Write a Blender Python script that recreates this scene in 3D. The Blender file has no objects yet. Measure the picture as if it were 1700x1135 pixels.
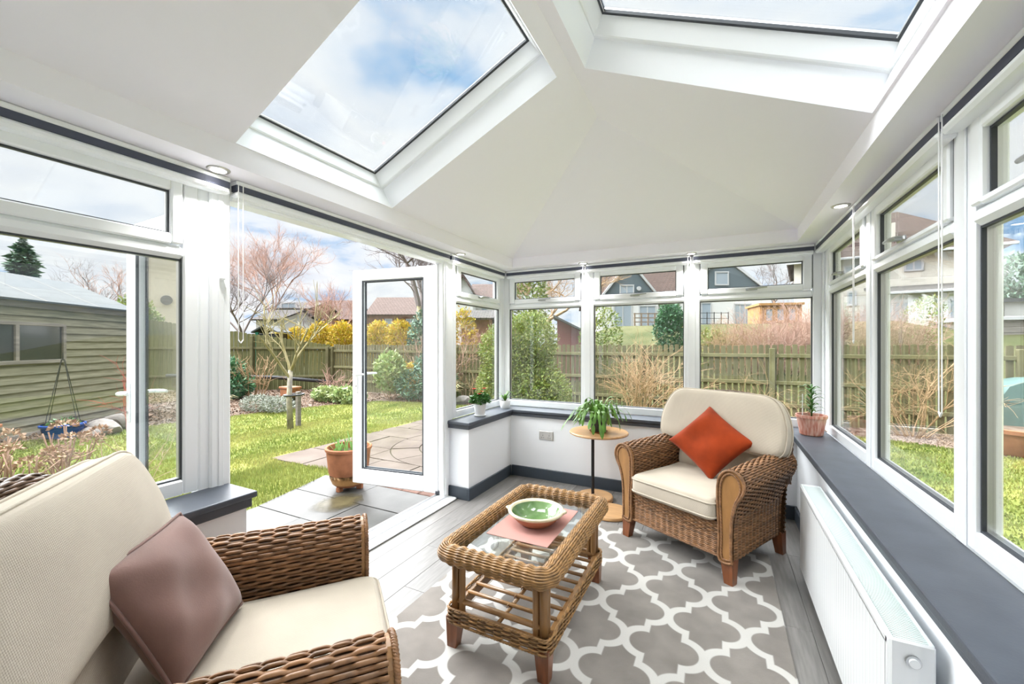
import bpy, bmesh, math, random
import numpy as np
from math import sin, cos, pi, radians as R_
from mathutils import Vector, Matrix

sc = bpy.context.scene
col = sc.collection
random.seed(7)
rng = np.random.default_rng(7)

# ------------------------------------------------------------------ camera
F_PX, YAW, HOR, CAM_H = 680.0, R_(26.8), 571.0, 1.35
cam_d = bpy.data.cameras.new('camera')
cam = bpy.data.objects.new('camera', cam_d)
col.objects.link(cam)
cam.location = (0, 0, CAM_H)
cam.rotation_euler = (pi / 2, 0, YAW)
cam_d.sensor_width = 36
cam_d.lens = F_PX / 1700 * 36
cam_d.shift_y = (HOR - 567.5) / 1700
cam_d.clip_start = 0.02
cam_d.clip_end = 500
sc.camera = cam

# ------------------------------------------------------------------ view and light
sc.view_settings.view_transform = 'Standard'
sc.view_settings.look = 'None'
sc.view_settings.gamma = 1
sc.view_settings.use_curve_mapping = False
sc.view_settings.exposure = 1.56
sc.cycles.max_bounces = 14
sc.cycles.diffuse_bounces = 8
sc.cycles.glossy_bounces = 4
sc.cycles.transparent_max_bounces = 24
sc.cycles.caustics_reflective = False
sc.cycles.caustics_refractive = False
sc.cycles.sample_clamp_indirect = 8

world = bpy.data.worlds.new('sky')
sc.world = world
world.use_nodes = True
wn, wl = world.node_tree.nodes, world.node_tree.links
wn.clear()
SKY = 0.37
def wnode(t, **k):
    n = wn.new(t)
    for a, b in k.items():
        setattr(n, a, b)
    return n
tc = wnode('ShaderNodeTexCoord')
sep = wnode('ShaderNodeSeparateXYZ'); wl.new(tc.outputs['Generated'], sep.inputs[0])
zz = wnode('ShaderNodeMath', operation='MAXIMUM'); wl.new(sep.outputs[2], zz.inputs[0]); zz.inputs[1].default_value = 0.0
za = wnode('ShaderNodeMath', operation='ADD'); wl.new(zz.outputs[0], za.inputs[0]); za.inputs[1].default_value = 0.22
dx = wnode('ShaderNodeMath', operation='DIVIDE'); wl.new(sep.outputs[0], dx.inputs[0]); wl.new(za.outputs[0], dx.inputs[1])
dy = wnode('ShaderNodeMath', operation='DIVIDE'); wl.new(sep.outputs[1], dy.inputs[0]); wl.new(za.outputs[0], dy.inputs[1])
cb = wnode('ShaderNodeCombineXYZ'); wl.new(dx.outputs[0], cb.inputs[0]); wl.new(dy.outputs[0], cb.inputs[1])
mp = wnode('ShaderNodeMapping'); wl.new(cb.outputs[0], mp.inputs[0]); mp.inputs['Location'].default_value = (1.5, 9.4, 6.0)
n1 = wnode('ShaderNodeTexNoise'); wl.new(mp.outputs[0], n1.inputs['Vector'])
n1.inputs['Scale'].default_value = 1.35; n1.inputs['Detail'].default_value = 9; n1.inputs['Roughness'].default_value = 0.52; n1.inputs['Distortion'].default_value = 0.25
cr = wnode('ShaderNodeValToRGB'); wl.new(n1.outputs['Fac'], cr.inputs[0])
cr.color_ramp.elements[0].position = 0.37; cr.color_ramp.elements[0].color = (0.27, 0.50, 0.80, 1)
cr.color_ramp.elements[1].position = 0.445; cr.color_ramp.elements[1].color = (0.78, 0.84, 0.93, 1)
e = cr.color_ramp.elements.new(0.53); e.color = (0.92, 0.935, 0.96, 1)
e = cr.color_ramp.elements.new(0.64); e.color = (0.72, 0.77, 0.86, 1)
e = cr.color_ramp.elements.new(0.78); e.color = (0.62, 0.67, 0.77, 1)
bg = wnode('ShaderNodeBackground'); wl.new(cr.outputs[0], bg.inputs[0]); bg.inputs[1].default_value = SKY
wo = wnode('ShaderNodeOutputWorld'); wl.new(bg.outputs[0], wo.inputs[0])

sun_d = bpy.data.lights.new('sun', 'SUN')
sun_d.energy = 9.5
sun_d.angle = R_(100)
sun_d.color = (0.97, 0.985, 1.0)
sun = bpy.data.objects.new('sun', sun_d)
col.objects.link(sun)
sun.rotation_euler = (R_(28), 0, R_(-95))

# ------------------------------------------------------------------ materials
M = {}
def mat(name, c, rough=0.5, metal=0.0, var=0.0, scale=8.0, bump=0.0, bscale=60.0, island=0.0, spec=0.5,
        c2=None, stretch=None, hue=0.0, sheen=0.0, transl=0.0):
    if rough >= 0.72: spec = min(spec, 0.12)
    m = bpy.data.materials.new(name)
    m.use_nodes = True
    nt = m.node_tree
    N, L = nt.nodes, nt.links
    b = N['Principled BSDF']
    b.inputs['Roughness'].default_value = rough
    b.inputs['Metallic'].default_value = metal
    b.inputs['Specular IOR Level'].default_value = spec
    b.inputs['Sheen Weight'].default_value = sheen
    b.inputs['Base Color'].default_value = (*c, 1)
    t = N.new('ShaderNodeTexCoord')
    vec = t.outputs['Object']
    if stretch:
        mpp = N.new('ShaderNodeMapping'); L.new(vec, mpp.inputs[0]); mpp.inputs['Scale'].default_value = stretch
        vec = mpp.outputs[0]
    out = None
    if var > 0 or c2:
        no = N.new('ShaderNodeTexNoise'); L.new(vec, no.inputs['Vector'])
        no.inputs['Scale'].default_value = scale; no.inputs['Detail'].default_value = 5
        ra = N.new('ShaderNodeValToRGB'); L.new(no.outputs['Fac'], ra.inputs[0])
        lo = tuple(x * (1 - var) for x in c)
        hi = c2 if c2 else tuple(min(1, x * (1 + var)) for x in c)
        ra.color_ramp.elements[0].position = 0.32; ra.color_ramp.elements[0].color = (*lo, 1)
        ra.color_ramp.elements[1].position = 0.68; ra.color_ramp.elements[1].color = (*hi, 1)
        out = ra.outputs[0]
    if island > 0 or hue > 0:
        ge = N.new('ShaderNodeNewGeometry')
        hs = N.new('ShaderNodeHueSaturation')
        if out: L.new(out, hs.inputs['Color'])
        else: hs.inputs['Color'].default_value = (*c, 1)
        mr = N.new('ShaderNodeMapRange'); L.new(ge.outputs['Random Per Island'], mr.inputs[0])
        mr.inputs['To Min'].default_value = 1 - island; mr.inputs['To Max'].default_value = 1 + island
        L.new(mr.outputs[0], hs.inputs['Value'])
        if hue > 0:
            mh = N.new('ShaderNodeMapRange'); 
            wn_ = N.new('ShaderNodeTexWhiteNoise'); wn_.noise_dimensions = '1D'
            L.new(ge.outputs['Random Per Island'], wn_.inputs['W'])
            L.new(wn_.outputs[0], mh.inputs[0])
            mh.inputs['To Min'].default_value = 0.5 - hue; mh.inputs['To Max'].default_value = 0.5 + hue
            L.new(mh.outputs[0], hs.inputs['Hue'])
        out = hs.outputs[0]
    if out: L.new(out, b.inputs['Base Color'])
    if bump > 0:
        nb = N.new('ShaderNodeTexNoise'); L.new(vec, nb.inputs['Vector'])
        nb.inputs['Scale'].default_value = bscale; nb.inputs['Detail'].default_value = 4
        bu = N.new('ShaderNodeBump'); L.new(nb.outputs['Fac'], bu.inputs['Height'])
        bu.inputs['Strength'].default_value = bump; bu.inputs['Distance'].default_value = 0.01
        L.new(bu.outputs[0], b.inputs['Normal'])
    if transl > 0:
        tr = N.new('ShaderNodeBsdfTranslucent')
        if out: L.new(out, tr.inputs[0])
        else: tr.inputs[0].default_value = (*c, 1)
        mx = N.new('ShaderNodeMixShader'); mx.inputs[0].default_value = transl
        L.new(b.outputs[0], mx.inputs[1]); L.new(tr.outputs[0], mx.inputs[2])
        L.new(mx.outputs[0], N['Material Output'].inputs[0])
    M[name] = m
    return m

def glass_mat(name, tint=(0.97, 0.985, 0.98), refl=1.0):
    m = bpy.data.materials.new(name)
    m.use_nodes = True
    N, L = m.node_tree.nodes, m.node_tree.links
    N.remove(N['Principled BSDF'])
    tr = N.new('ShaderNodeBsdfTransparent'); tr.inputs[0].default_value = (*tint, 1)
    gl = N.new('ShaderNodeBsdfGlossy'); gl.inputs['Roughness'].default_value = 0.0
    # Schlick reflectance of an air / glass face, the same from either side
    lw = N.new('ShaderNodeLayerWeight'); lw.inputs[0].default_value = 0.5
    pw_ = N.new('ShaderNodeMath'); pw_.operation = 'POWER'; pw_.inputs[1].default_value = 5
    L.new(lw.outputs['Facing'], pw_.inputs[0])
    ml = N.new('ShaderNodeMath'); ml.operation = 'MULTIPLY_ADD'; ml.inputs[1].default_value = 0.96 * refl; ml.inputs[2].default_value = 0.04 * refl
    L.new(pw_.outputs[0], ml.inputs[0])
    mx = N.new('ShaderNodeMixShader')
    L.new(ml.outputs[0], mx.inputs[0]); L.new(tr.outputs[0], mx.inputs[1]); L.new(gl.outputs[0], mx.inputs[2])
    L.new(mx.outputs[0], N['Material Output'].inputs[0])
    M[name] = m
    return m

mat('wall_paint', (0.885, 0.905, 0.945), 0.6, bump=0.03, bscale=180)
mat('ceiling_paint', (0.885, 0.865, 0.925), 0.7)
mat('upvc', (0.865, 0.885, 0.91), 0.25)
mat('gasket', (0.035, 0.04, 0.05), 0.5)
mat('navy', (0.06, 0.068, 0.104), 0.6)
mat('slate_sill', (0.058, 0.067, 0.085), 0.42, var=0.12, scale=9, bump=0.04, bscale=120)
mat('slate_skirting', (0.044, 0.0576, 0.076), 0.45)
mat('chrome', (0.62, 0.62, 0.62), 0.22, 1.0)
mat('brushed_steel', (0.55, 0.53, 0.50), 0.35, 1.0)
mat('handle_grey', (0.45, 0.46, 0.47), 0.3, 0.9)
mat('white_enamel', (0.7276, 0.7445, 0.7529), 0.22)
mat('grille_white', (0.72, 0.78, 0.78), 0.3)
mat('cord', (0.85, 0.85, 0.86), 0.5)
glass_mat('window_glass')
glass_mat('table_glass', (0.93, 0.96, 0.95), 2.0)
mat('wicker', (0.215, 0.105, 0.045), 0.42, var=0.35, scale=30, island=0.30)
mat('wicker_gold', (0.27, 0.145, 0.052), 0.42, var=0.35, scale=30, island=0.30)
mat('wicker_dark', (0.12, 0.068, 0.04), 0.42, var=0.35, scale=30, island=0.30)
mat('cane', (0.255, 0.1318, 0.0493), 0.32, var=0.25, scale=14, stretch=(1, 1, 0.25))
mat('cane_lining', (0.06, 0.03, 0.015), 0.8)
mat('tan_leather', (0.32, 0.16, 0.056), 0.35, var=0.2, scale=22, stretch=(1, 1, 0.3), bump=0.1, bscale=60)
mat('red_wood', (0.187, 0.0638, 0.0255), 0.28, var=0.3, scale=12, stretch=(4, 4, 0.6))
mat('beech', (0.495, 0.285, 0.1275), 0.3, var=0.14, scale=6, stretch=(1, 9, 1))
mat('black_metal', (0.018, 0.018, 0.02), 0.35, 0.4)
mat('terracotta', (0.27, 0.1125, 0.0585), 0.75, var=0.2, scale=9, bump=0.08, bscale=80)
mat('terracotta_wet', (0.36, 0.19, 0.07), 0.5, var=0.25, scale=9)
mat('bowl_clay', (0.416, 0.176, 0.096), 0.5, var=0.12)
mat('green_glaze', (0.085, 0.187, 0.0467), 0.06, c2=(0.204, 0.323, 0.1445), var=0.3, scale=9, spec=0.8)
mat('cream_glaze', (0.66, 0.60, 0.42), 0.12, var=0.1, scale=20, spec=0.7)
mat('pink_felt', (0.44, 0.235, 0.205), 0.9)
mat('white_ceramic', (0.86, 0.86, 0.87), 0.22)
mat('pot_soil', (0.05, 0.033, 0.022), 0.9, bump=0.5, bscale=60)
mat('plant_green', (0.0467, 0.1445, 0.0255), 0.38, var=0.35, scale=20, island=0.35, hue=0.02, transl=0.15)
mat('cactus_green', (0.085, 0.221, 0.034), 0.3, var=0.35, scale=18, island=0.30, hue=0.02, transl=0.12)
mat('shoot_green', (0.16, 0.32, 0.09), 0.4, var=0.2, island=0.2, transl=0.15)
mat('flower_red', (0.72, 0.07, 0.035), 0.5, island=0.2)
mat('orange_velvet', (0.27, 0.036, 0.007), 0.75, spec=0.2, var=0.22, scale=7, sheen=0.06, bump=0.04, bscale=300)
mat('mauve_velvet', (0.205, 0.118, 0.1), 0.75, var=0.13, scale=6, sheen=0.3, bump=0.08, bscale=250)

def linen(name, c):
    m = mat(name, c, 0.9, var=0.06, scale=5, sheen=0.15)
    N, L = m.node_tree.nodes, m.node_tree.links
    b = N['Principled BSDF']
    t = N.new('ShaderNodeTexCoord')
    bands = []
    for d in ('X', 'Z'):
        w = N.new('ShaderNodeTexWave'); w.wave_type = 'BANDS'; w.bands_direction = d
        L.new(t.outputs['Object'], w.inputs['Vector'])
        w.inputs['Scale'].default_value = 70; w.inputs['Distortion'].default_value = 1.2; w.inputs['Detail'].default_value = 2
        w.inputs['Detail Scale'].default_value = 3
        bands.append(w)
    ad = N.new('ShaderNodeMath'); ad.operation = 'ADD'
    L.new(bands[0].outputs['Fac'], ad.inputs[0]); L.new(bands[1].outputs['Fac'], ad.inputs[1])
    bu = N.new('ShaderNodeBump'); bu.inputs['Strength'].default_value = 0.28; bu.inputs['Distance'].default_value = 0.003
    L.new(ad.outputs[0], bu.inputs['Height']); L.new(bu.outputs[0], b.inputs['Normal'])
    return m
linen('linen', (0.50, 0.44, 0.36))
linen('linen_dark', (0.42, 0.36, 0.285))

def plank_mat():
    m = mat('grey_plank', (0.18, 0.172, 0.165), 0.42, spec=0.4, var=0.16, scale=5, stretch=(14, 1.1, 1), bump=0.03, bscale=40)
    N, L = m.node_tree.nodes, m.node_tree.links
    b = N['Principled BSDF']
    src = b.inputs['Base Color'].links[0].from_socket
    oi = N.new('ShaderNodeObjectInfo')
    hs = N.new('ShaderNodeHueSaturation')
    mr = N.new('ShaderNodeMapRange'); L.new(oi.outputs['Random'], mr.inputs[0]); mr.inputs['To Min'].default_value = 0.88; mr.inputs['To Max'].default_value = 1.12
    L.new(src, hs.inputs['Color']); L.new(mr.outputs[0], hs.inputs['Value'])
    L.new(hs.outputs[0], b.inputs['Base Color'])
plank_mat()

def per_object(name, amount):
    m = M[name]
    N, L = m.node_tree.nodes, m.node_tree.links
    b = N['Principled BSDF']
    i = b.inputs['Base Color']
    oi = N.new('ShaderNodeObjectInfo')
    hs = N.new('ShaderNodeHueSaturation')
    mr = N.new('ShaderNodeMapRange'); L.new(oi.outputs['Random'], mr.inputs[0]); mr.inputs['To Min'].default_value = 1 - amount; mr.inputs['To Max'].default_value = 1 + amount
    if i.links: L.new(i.links[0].from_socket, hs.inputs['Color'])
    else: hs.inputs['Color'].default_value = i.default_value
    L.new(mr.outputs[0], hs.inputs['Value'])
    L.new(hs.outputs[0], i)

def rug_mat():
    m = bpy.data.materials.new('trellis_rug'); m.use_nodes = True
    N, L = m.node_tree.nodes, m.node_tree.links
    b = N['Principled BSDF']; b.inputs['Roughness'].default_value = 0.95; b.inputs['Sheen Weight'].default_value = 0.3
    t = N.new('ShaderNodeTexCoord'); s = N.new('ShaderNodeSeparateXYZ'); L.new(t.outputs['Object'], s.inputs[0])
    def mth(op, a, bb=None, c=None):
        n = N.new('ShaderNodeMath'); n.operation = op
        for k, v in enumerate((a, bb, c)):
            if v is None: continue
            if isinstance(v, (int, float)): n.inputs[k].default_value = v
            else: L.new(v, n.inputs[k])
        return n.outputs[0]
    u0 = mth('DIVIDE', mth('ADD', s.outputs[0], 0.385 + 0.33 * 20), 0.33)
    v0 = mth('DIVIDE', mth('ADD', s.outputs[1], -2.618 + 0.47 * 20), 0.47)
    def cell(off):
        # local metres from the centre of a lattice cell, folded into one quadrant
        fu = mth('MULTIPLY', mth('ABSOLUTE', mth('SUBTRACT', mth('FRACT', mth('ADD', u0, 0.5 + off)), 0.5)), 0.33)
        fv = mth('MULTIPLY', mth('ABSOLUTE', mth('SUBTRACT', mth('FRACT', mth('ADD', v0, 0.5 + off)), 0.5)), 0.47)
        def dist(cu, cv):
            a = mth('POWER', mth('SUBTRACT', fu, cu), 2.0); bq = mth('POWER', mth('SUBTRACT', fv, cv), 2.0)
            return mth('SQRT', mth('ADD', a, bq))
        lobe = mth('SUBTRACT', dist(0.073, 0.0), 0.071)
        body = mth('MAXIMUM', mth('SUBTRACT', fu, 0.068), mth('SUBTRACT', 0.110, dist(0.092, 0.235)))
        body = mth('MAXIMUM', body, mth('SUBTRACT', fv, 0.19))
        return mth('MINIMUM', lobe, body)
    d = mth('MINIMUM', cell(0.0), cell(0.5))
    mr = N.new('ShaderNodeMapRange'); L.new(d, mr.inputs[0])
    mr.inputs['From Min'].default_value = -0.003; mr.inputs['From Max'].default_value = 0.003
    no = N.new('ShaderNodeTexNoise'); L.new(t.outputs['Object'], no.inputs['Vector']); no.inputs['Scale'].default_value = 7; no.inputs['Detail'].default_value = 4
    rg = N.new('ShaderNodeValToRGB'); L.new(no.outputs['Fac'], rg.inputs[0])
    rg.color_ramp.elements[0].position = 0.3; rg.color_ramp.elements[0].color = (0.125, 0.110, 0.096, 1)
    rg.color_ramp.elements[1].position = 0.7; rg.color_ramp.elements[1].color = (0.19, 0.17, 0.15, 1)
    mx = N.new('ShaderNodeMix'); mx.data_type = 'RGBA'
    L.new(mr.outputs[0], mx.inputs['Factor']); L.new(rg.outputs[0], mx.inputs['A']); mx.inputs['B'].default_value = (0.44, 0.428, 0.405, 1)
    L.new(mx.outputs['Result'], b.inputs['Base Color'])
    nb = N.new('ShaderNodeTexNoise'); L.new(t.outputs['Object'], nb.inputs['Vector']); nb.inputs['Scale'].default_value = 320
    bu = N.new('ShaderNodeBump'); bu.inputs['Strength'].default_value = 0.35; bu.inputs['Distance'].default_value = 0.006
    L.new(nb.outputs['Fac'], bu.inputs['Height']); L.new(bu.outputs[0], b.inputs['Normal'])
    M['trellis_rug'] = m
rug_mat()

def stripe_mat():
    m = mat('pink_stripe', (0.62, 0.27, 0.2), 0.5)
    N, L = m.node_tree.nodes, m.node_tree.links
    b = N['Principled BSDF']
    t = N.new('ShaderNodeTexCoord')
    g = N.new('ShaderNodeTexNoise'); L.new(t.outputs['Object'], g.inputs['Vector'])
    mp_ = N.new('ShaderNodeMapping'); L.new(t.outputs['Object'], mp_.inputs[0]); mp_.inputs['Scale'].default_value = (75, 75, 3)
    L.new(mp_.outputs[0], g.inputs['Vector']); g.inputs['Scale'].default_value = 1.0; g.inputs['Detail'].default_value = 3
    ra = N.new('ShaderNodeValToRGB'); L.new(g.outputs['Fac'], ra.inputs[0])
    ra.color_ramp.elements[0].position = 0.38; ra.color_ramp.elements[0].color = (0.56, 0.19, 0.13, 1)
    ra.color_ramp.elements[1].position = 0.62; ra.color_ramp.elements[1].color = (0.74, 0.47, 0.38, 1)
    L.new(ra.outputs[0], b.inputs['Base Color'])
stripe_mat()

# outdoor materials
mat('lawn_turf', (0.104, 0.148, 0.028), 0.9, c2=(0.224, 0.232, 0.064), var=0.25, scale=1.6, bump=0.4, bscale=40)
mat('grass_blade', (0.148, 0.208, 0.032), 0.6, c2=(0.304, 0.304, 0.092), var=0.2, scale=1.3, island=0.35, hue=0.02, transl=0.3)
mat('bank_grass', (0.05, 0.065, 0.016), 0.9, c2=(0.09, 0.085, 0.035), var=0.3, scale=0.7)
mat('bed_soil', (0.084, 0.0525, 0.0368), 0.95, c2=(0.189, 0.147, 0.1155), var=0.4, scale=7, bump=0.8, bscale=18)
mat('bark_chip', (0.15, 0.0975, 0.0675), 0.95, island=0.5)
mat('grey_slab', (0.068, 0.067, 0.064), 0.4, spec=0.15, var=0.12, scale=5, bump=0.06, bscale=60)
mat('pot_reflection', (0.06, 0.05, 0.026), 0.3, spec=0.12, var=0.3, scale=8)  # brownish colour standing in for the terracotta pot mirrored in the slab
mat('sandstone', (0.085, 0.064, 0.052), 0.75, c2=(0.11, 0.087, 0.072), var=0.1, scale=3, bump=0.1, bscale=30)
mat('slab_joint', (0.06, 0.052, 0.034), 0.95, var=0.2, scale=10)
mat('edging_brick', (0.12, 0.07, 0.055), 0.8, var=0.2, scale=9)
mat('fence_board', (0.1, 0.102, 0.05), 0.85, c2=(0.15, 0.132, 0.076), var=0.25, scale=3, stretch=(6, 6, 0.5))
mat('fence_rail', (0.14, 0.132, 0.07), 0.85, var=0.2, scale=4)
mat('fence_side', (0.1, 0.112, 0.045), 0.85, c2=(0.15, 0.142, 0.068), var=0.25, scale=3, stretch=(6, 6, 0.5))
mat('shed_board', (0.185, 0.178, 0.125), 0.85, c2=(0.25, 0.235, 0.175), var=0.22, scale=4, stretch=(0.6, 0.6, 8))
mat('roof_felt', (0.07, 0.0752, 0.077), 0.8, var=0.08, scale=5)
mat('shed_glass', (0.03, 0.035, 0.035), 0.08, spec=0.6)
mat('blue_glaze', (0.02, 0.075, 0.30), 0.12, var=0.2)
mat('rock_grey', (0.2, 0.18, 0.165), 0.85, var=0.3, scale=6, bump=0.5, bscale=12)
mat('birch_bark', (0.315, 0.294, 0.2625), 0.8, var=0.4, scale=9, c2=(0.378, 0.3465, 0.2625))
mat('lichen_bark', (0.273, 0.2363, 0.0945), 0.85, var=0.3, scale=6, c2=(0.3255, 0.2888, 0.1785))
mat('twig_straw', (0.3312, 0.2232, 0.1296), 0.8, island=0.25)
mat('twig_pink', (0.4, 0.26, 0.21), 0.85, island=0.25)
mat('twig_grey', (0.2048, 0.1755, 0.1703), 0.85, island=0.25)
mat('twig_red', (0.35, 0.075, 0.06), 0.7, island=0.2)
mat('twig_brown', (0.28, 0.18, 0.13), 0.85, island=0.25)
mat('dead_flower', (0.3488, 0.2363, 0.1628), 0.9, island=0.3, hue=0.015)
mat('leaf_yellow_green', (0.168, 0.208, 0.044), 0.6, island=0.45, hue=0.035, transl=0.25)
mat('leaf_gold', (0.396, 0.288, 0.024), 0.7, island=0.4, hue=0.03, transl=0.25)
mat('leaf_dark', (0.05, 0.14, 0.06), 0.5, island=0.45, hue=0.03, transl=0.15)
mat('leaf_mid', (0.104, 0.208, 0.064), 0.55, island=0.4, hue=0.03, transl=0.2)
mat('leaf_silver', (0.2625, 0.2835, 0.2415), 0.8, island=0.25, hue=0.015)
mat('leaf_variegated', (0.2415, 0.3045, 0.1155), 0.6, island=0.35, hue=0.03, transl=0.2)
mat('leaf_conifer', (0.096, 0.176, 0.112), 0.7, island=0.4, hue=0.03)
mat('leaf_teal', (0.14, 0.34, 0.27), 0.6, island=0.3)
mat('straw_grass', (0.3465, 0.3045, 0.147), 0.7, island=0.25, transl=0.2)
mat('render_cream', (0.56, 0.52, 0.46), 0.9, bump=0.3, bscale=60, var=0.05)
mat('render_white', (0.62, 0.62, 0.62), 0.85)
mat('brick_orange', (0.2415, 0.135, 0.093), 0.85, var=0.12, scale=3)
mat('dark_cladding', (0.085, 0.115, 0.135), 0.6)
mat('white_trim', (0.425, 0.4335, 0.4505), 0.5)
mat('house_glass', (0.28, 0.33, 0.38), 0.06, spec=0.7)
mat('orange_timber', (0.351, 0.1852, 0.0638), 0.6, var=0.12, scale=4)
mat('deck_timber', (0.2205, 0.168, 0.126), 0.8, var=0.2)
mat('grey_timber', (0.2145, 0.195, 0.1755), 0.85, var=0.25, scale=3, stretch=(0.5, 0.5, 6))
mat('green_cover', (0.055, 0.11, 0.1018), 0.5, var=0.1)
mat('water_butt', (0.03, 0.30, 0.22), 0.4)
mat('gravel', (0.3045, 0.231, 0.1837), 0.95, island=0.35)
mat('gravel_bed', (0.2625, 0.1995, 0.1575), 0.95, var=0.25, scale=30, bump=0.8, bscale=50)
mat('black_plastic', (0.02, 0.022, 0.025), 0.45)
mat('render_beige', (0.70, 0.60, 0.48), 0.9, bump=0.3, bscale=60, var=0.05)
mat('dark_red_paint', (0.16, 0.06, 0.055), 0.7)
def tile_mat(name, c):
    m = mat(name, c, 0.85)
    N, L = m.node_tree.nodes, m.node_tree.links
    b = N['Principled BSDF']
    t = N.new('ShaderNodeTexCoord')
    br = N.new('ShaderNodeTexBrick'); L.new(t.outputs['UV'], br.inputs['Vector'])
    br.inputs['Color1'].default_value = (*c, 1); br.inputs['Color2'].default_value = (*[x * 0.8 for x in c], 1); br.inputs['Mortar'].default_value = (*[x * 0.45 for x in c], 1)
    br.inputs['Scale'].default_value = 1.0; br.inputs['Brick Width'].default_value = 0.33; br.inputs['Row Height'].default_value = 0.30; br.inputs['Mortar Size'].default_value = 0.03
    L.new(br.outputs[0], b.inputs['Base Color'])
    b.inputs['Specular IOR Level'].default_value = 0.1
tile_mat('roof_tile_brown', (0.082, 0.055, 0.046))
tile_mat('roof_tile_grey', (0.091, 0.083, 0.079))
tile_mat('roof_tile_pink', (0.127, 0.088, 0.078))
for nm, am in (('sandstone', 0.07), ('grey_slab', 0.06), ('edging_brick', 0.2), ('fence_board', 0.16), ('fence_side', 0.14), ('shed_board', 0.1)):
    per_object(nm, am)

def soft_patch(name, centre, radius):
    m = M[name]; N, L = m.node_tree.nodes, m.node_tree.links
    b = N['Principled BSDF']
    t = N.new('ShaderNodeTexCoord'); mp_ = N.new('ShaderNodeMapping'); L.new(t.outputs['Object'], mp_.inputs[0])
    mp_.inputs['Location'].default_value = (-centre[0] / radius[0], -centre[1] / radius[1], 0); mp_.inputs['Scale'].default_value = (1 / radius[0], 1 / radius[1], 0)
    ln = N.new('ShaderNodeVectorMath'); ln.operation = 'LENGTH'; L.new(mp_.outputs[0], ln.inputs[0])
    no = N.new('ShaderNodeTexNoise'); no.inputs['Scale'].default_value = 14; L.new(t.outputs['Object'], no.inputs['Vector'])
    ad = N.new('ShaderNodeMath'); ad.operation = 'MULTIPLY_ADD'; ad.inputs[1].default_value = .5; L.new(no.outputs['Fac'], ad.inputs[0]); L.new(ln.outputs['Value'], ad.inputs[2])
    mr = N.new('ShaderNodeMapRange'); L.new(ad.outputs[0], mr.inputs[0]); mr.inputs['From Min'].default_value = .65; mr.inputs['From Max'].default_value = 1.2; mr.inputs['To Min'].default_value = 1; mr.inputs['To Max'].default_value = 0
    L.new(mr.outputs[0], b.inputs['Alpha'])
soft_patch('pot_reflection', (-3.14, 2.66), (.24, .30))

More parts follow.
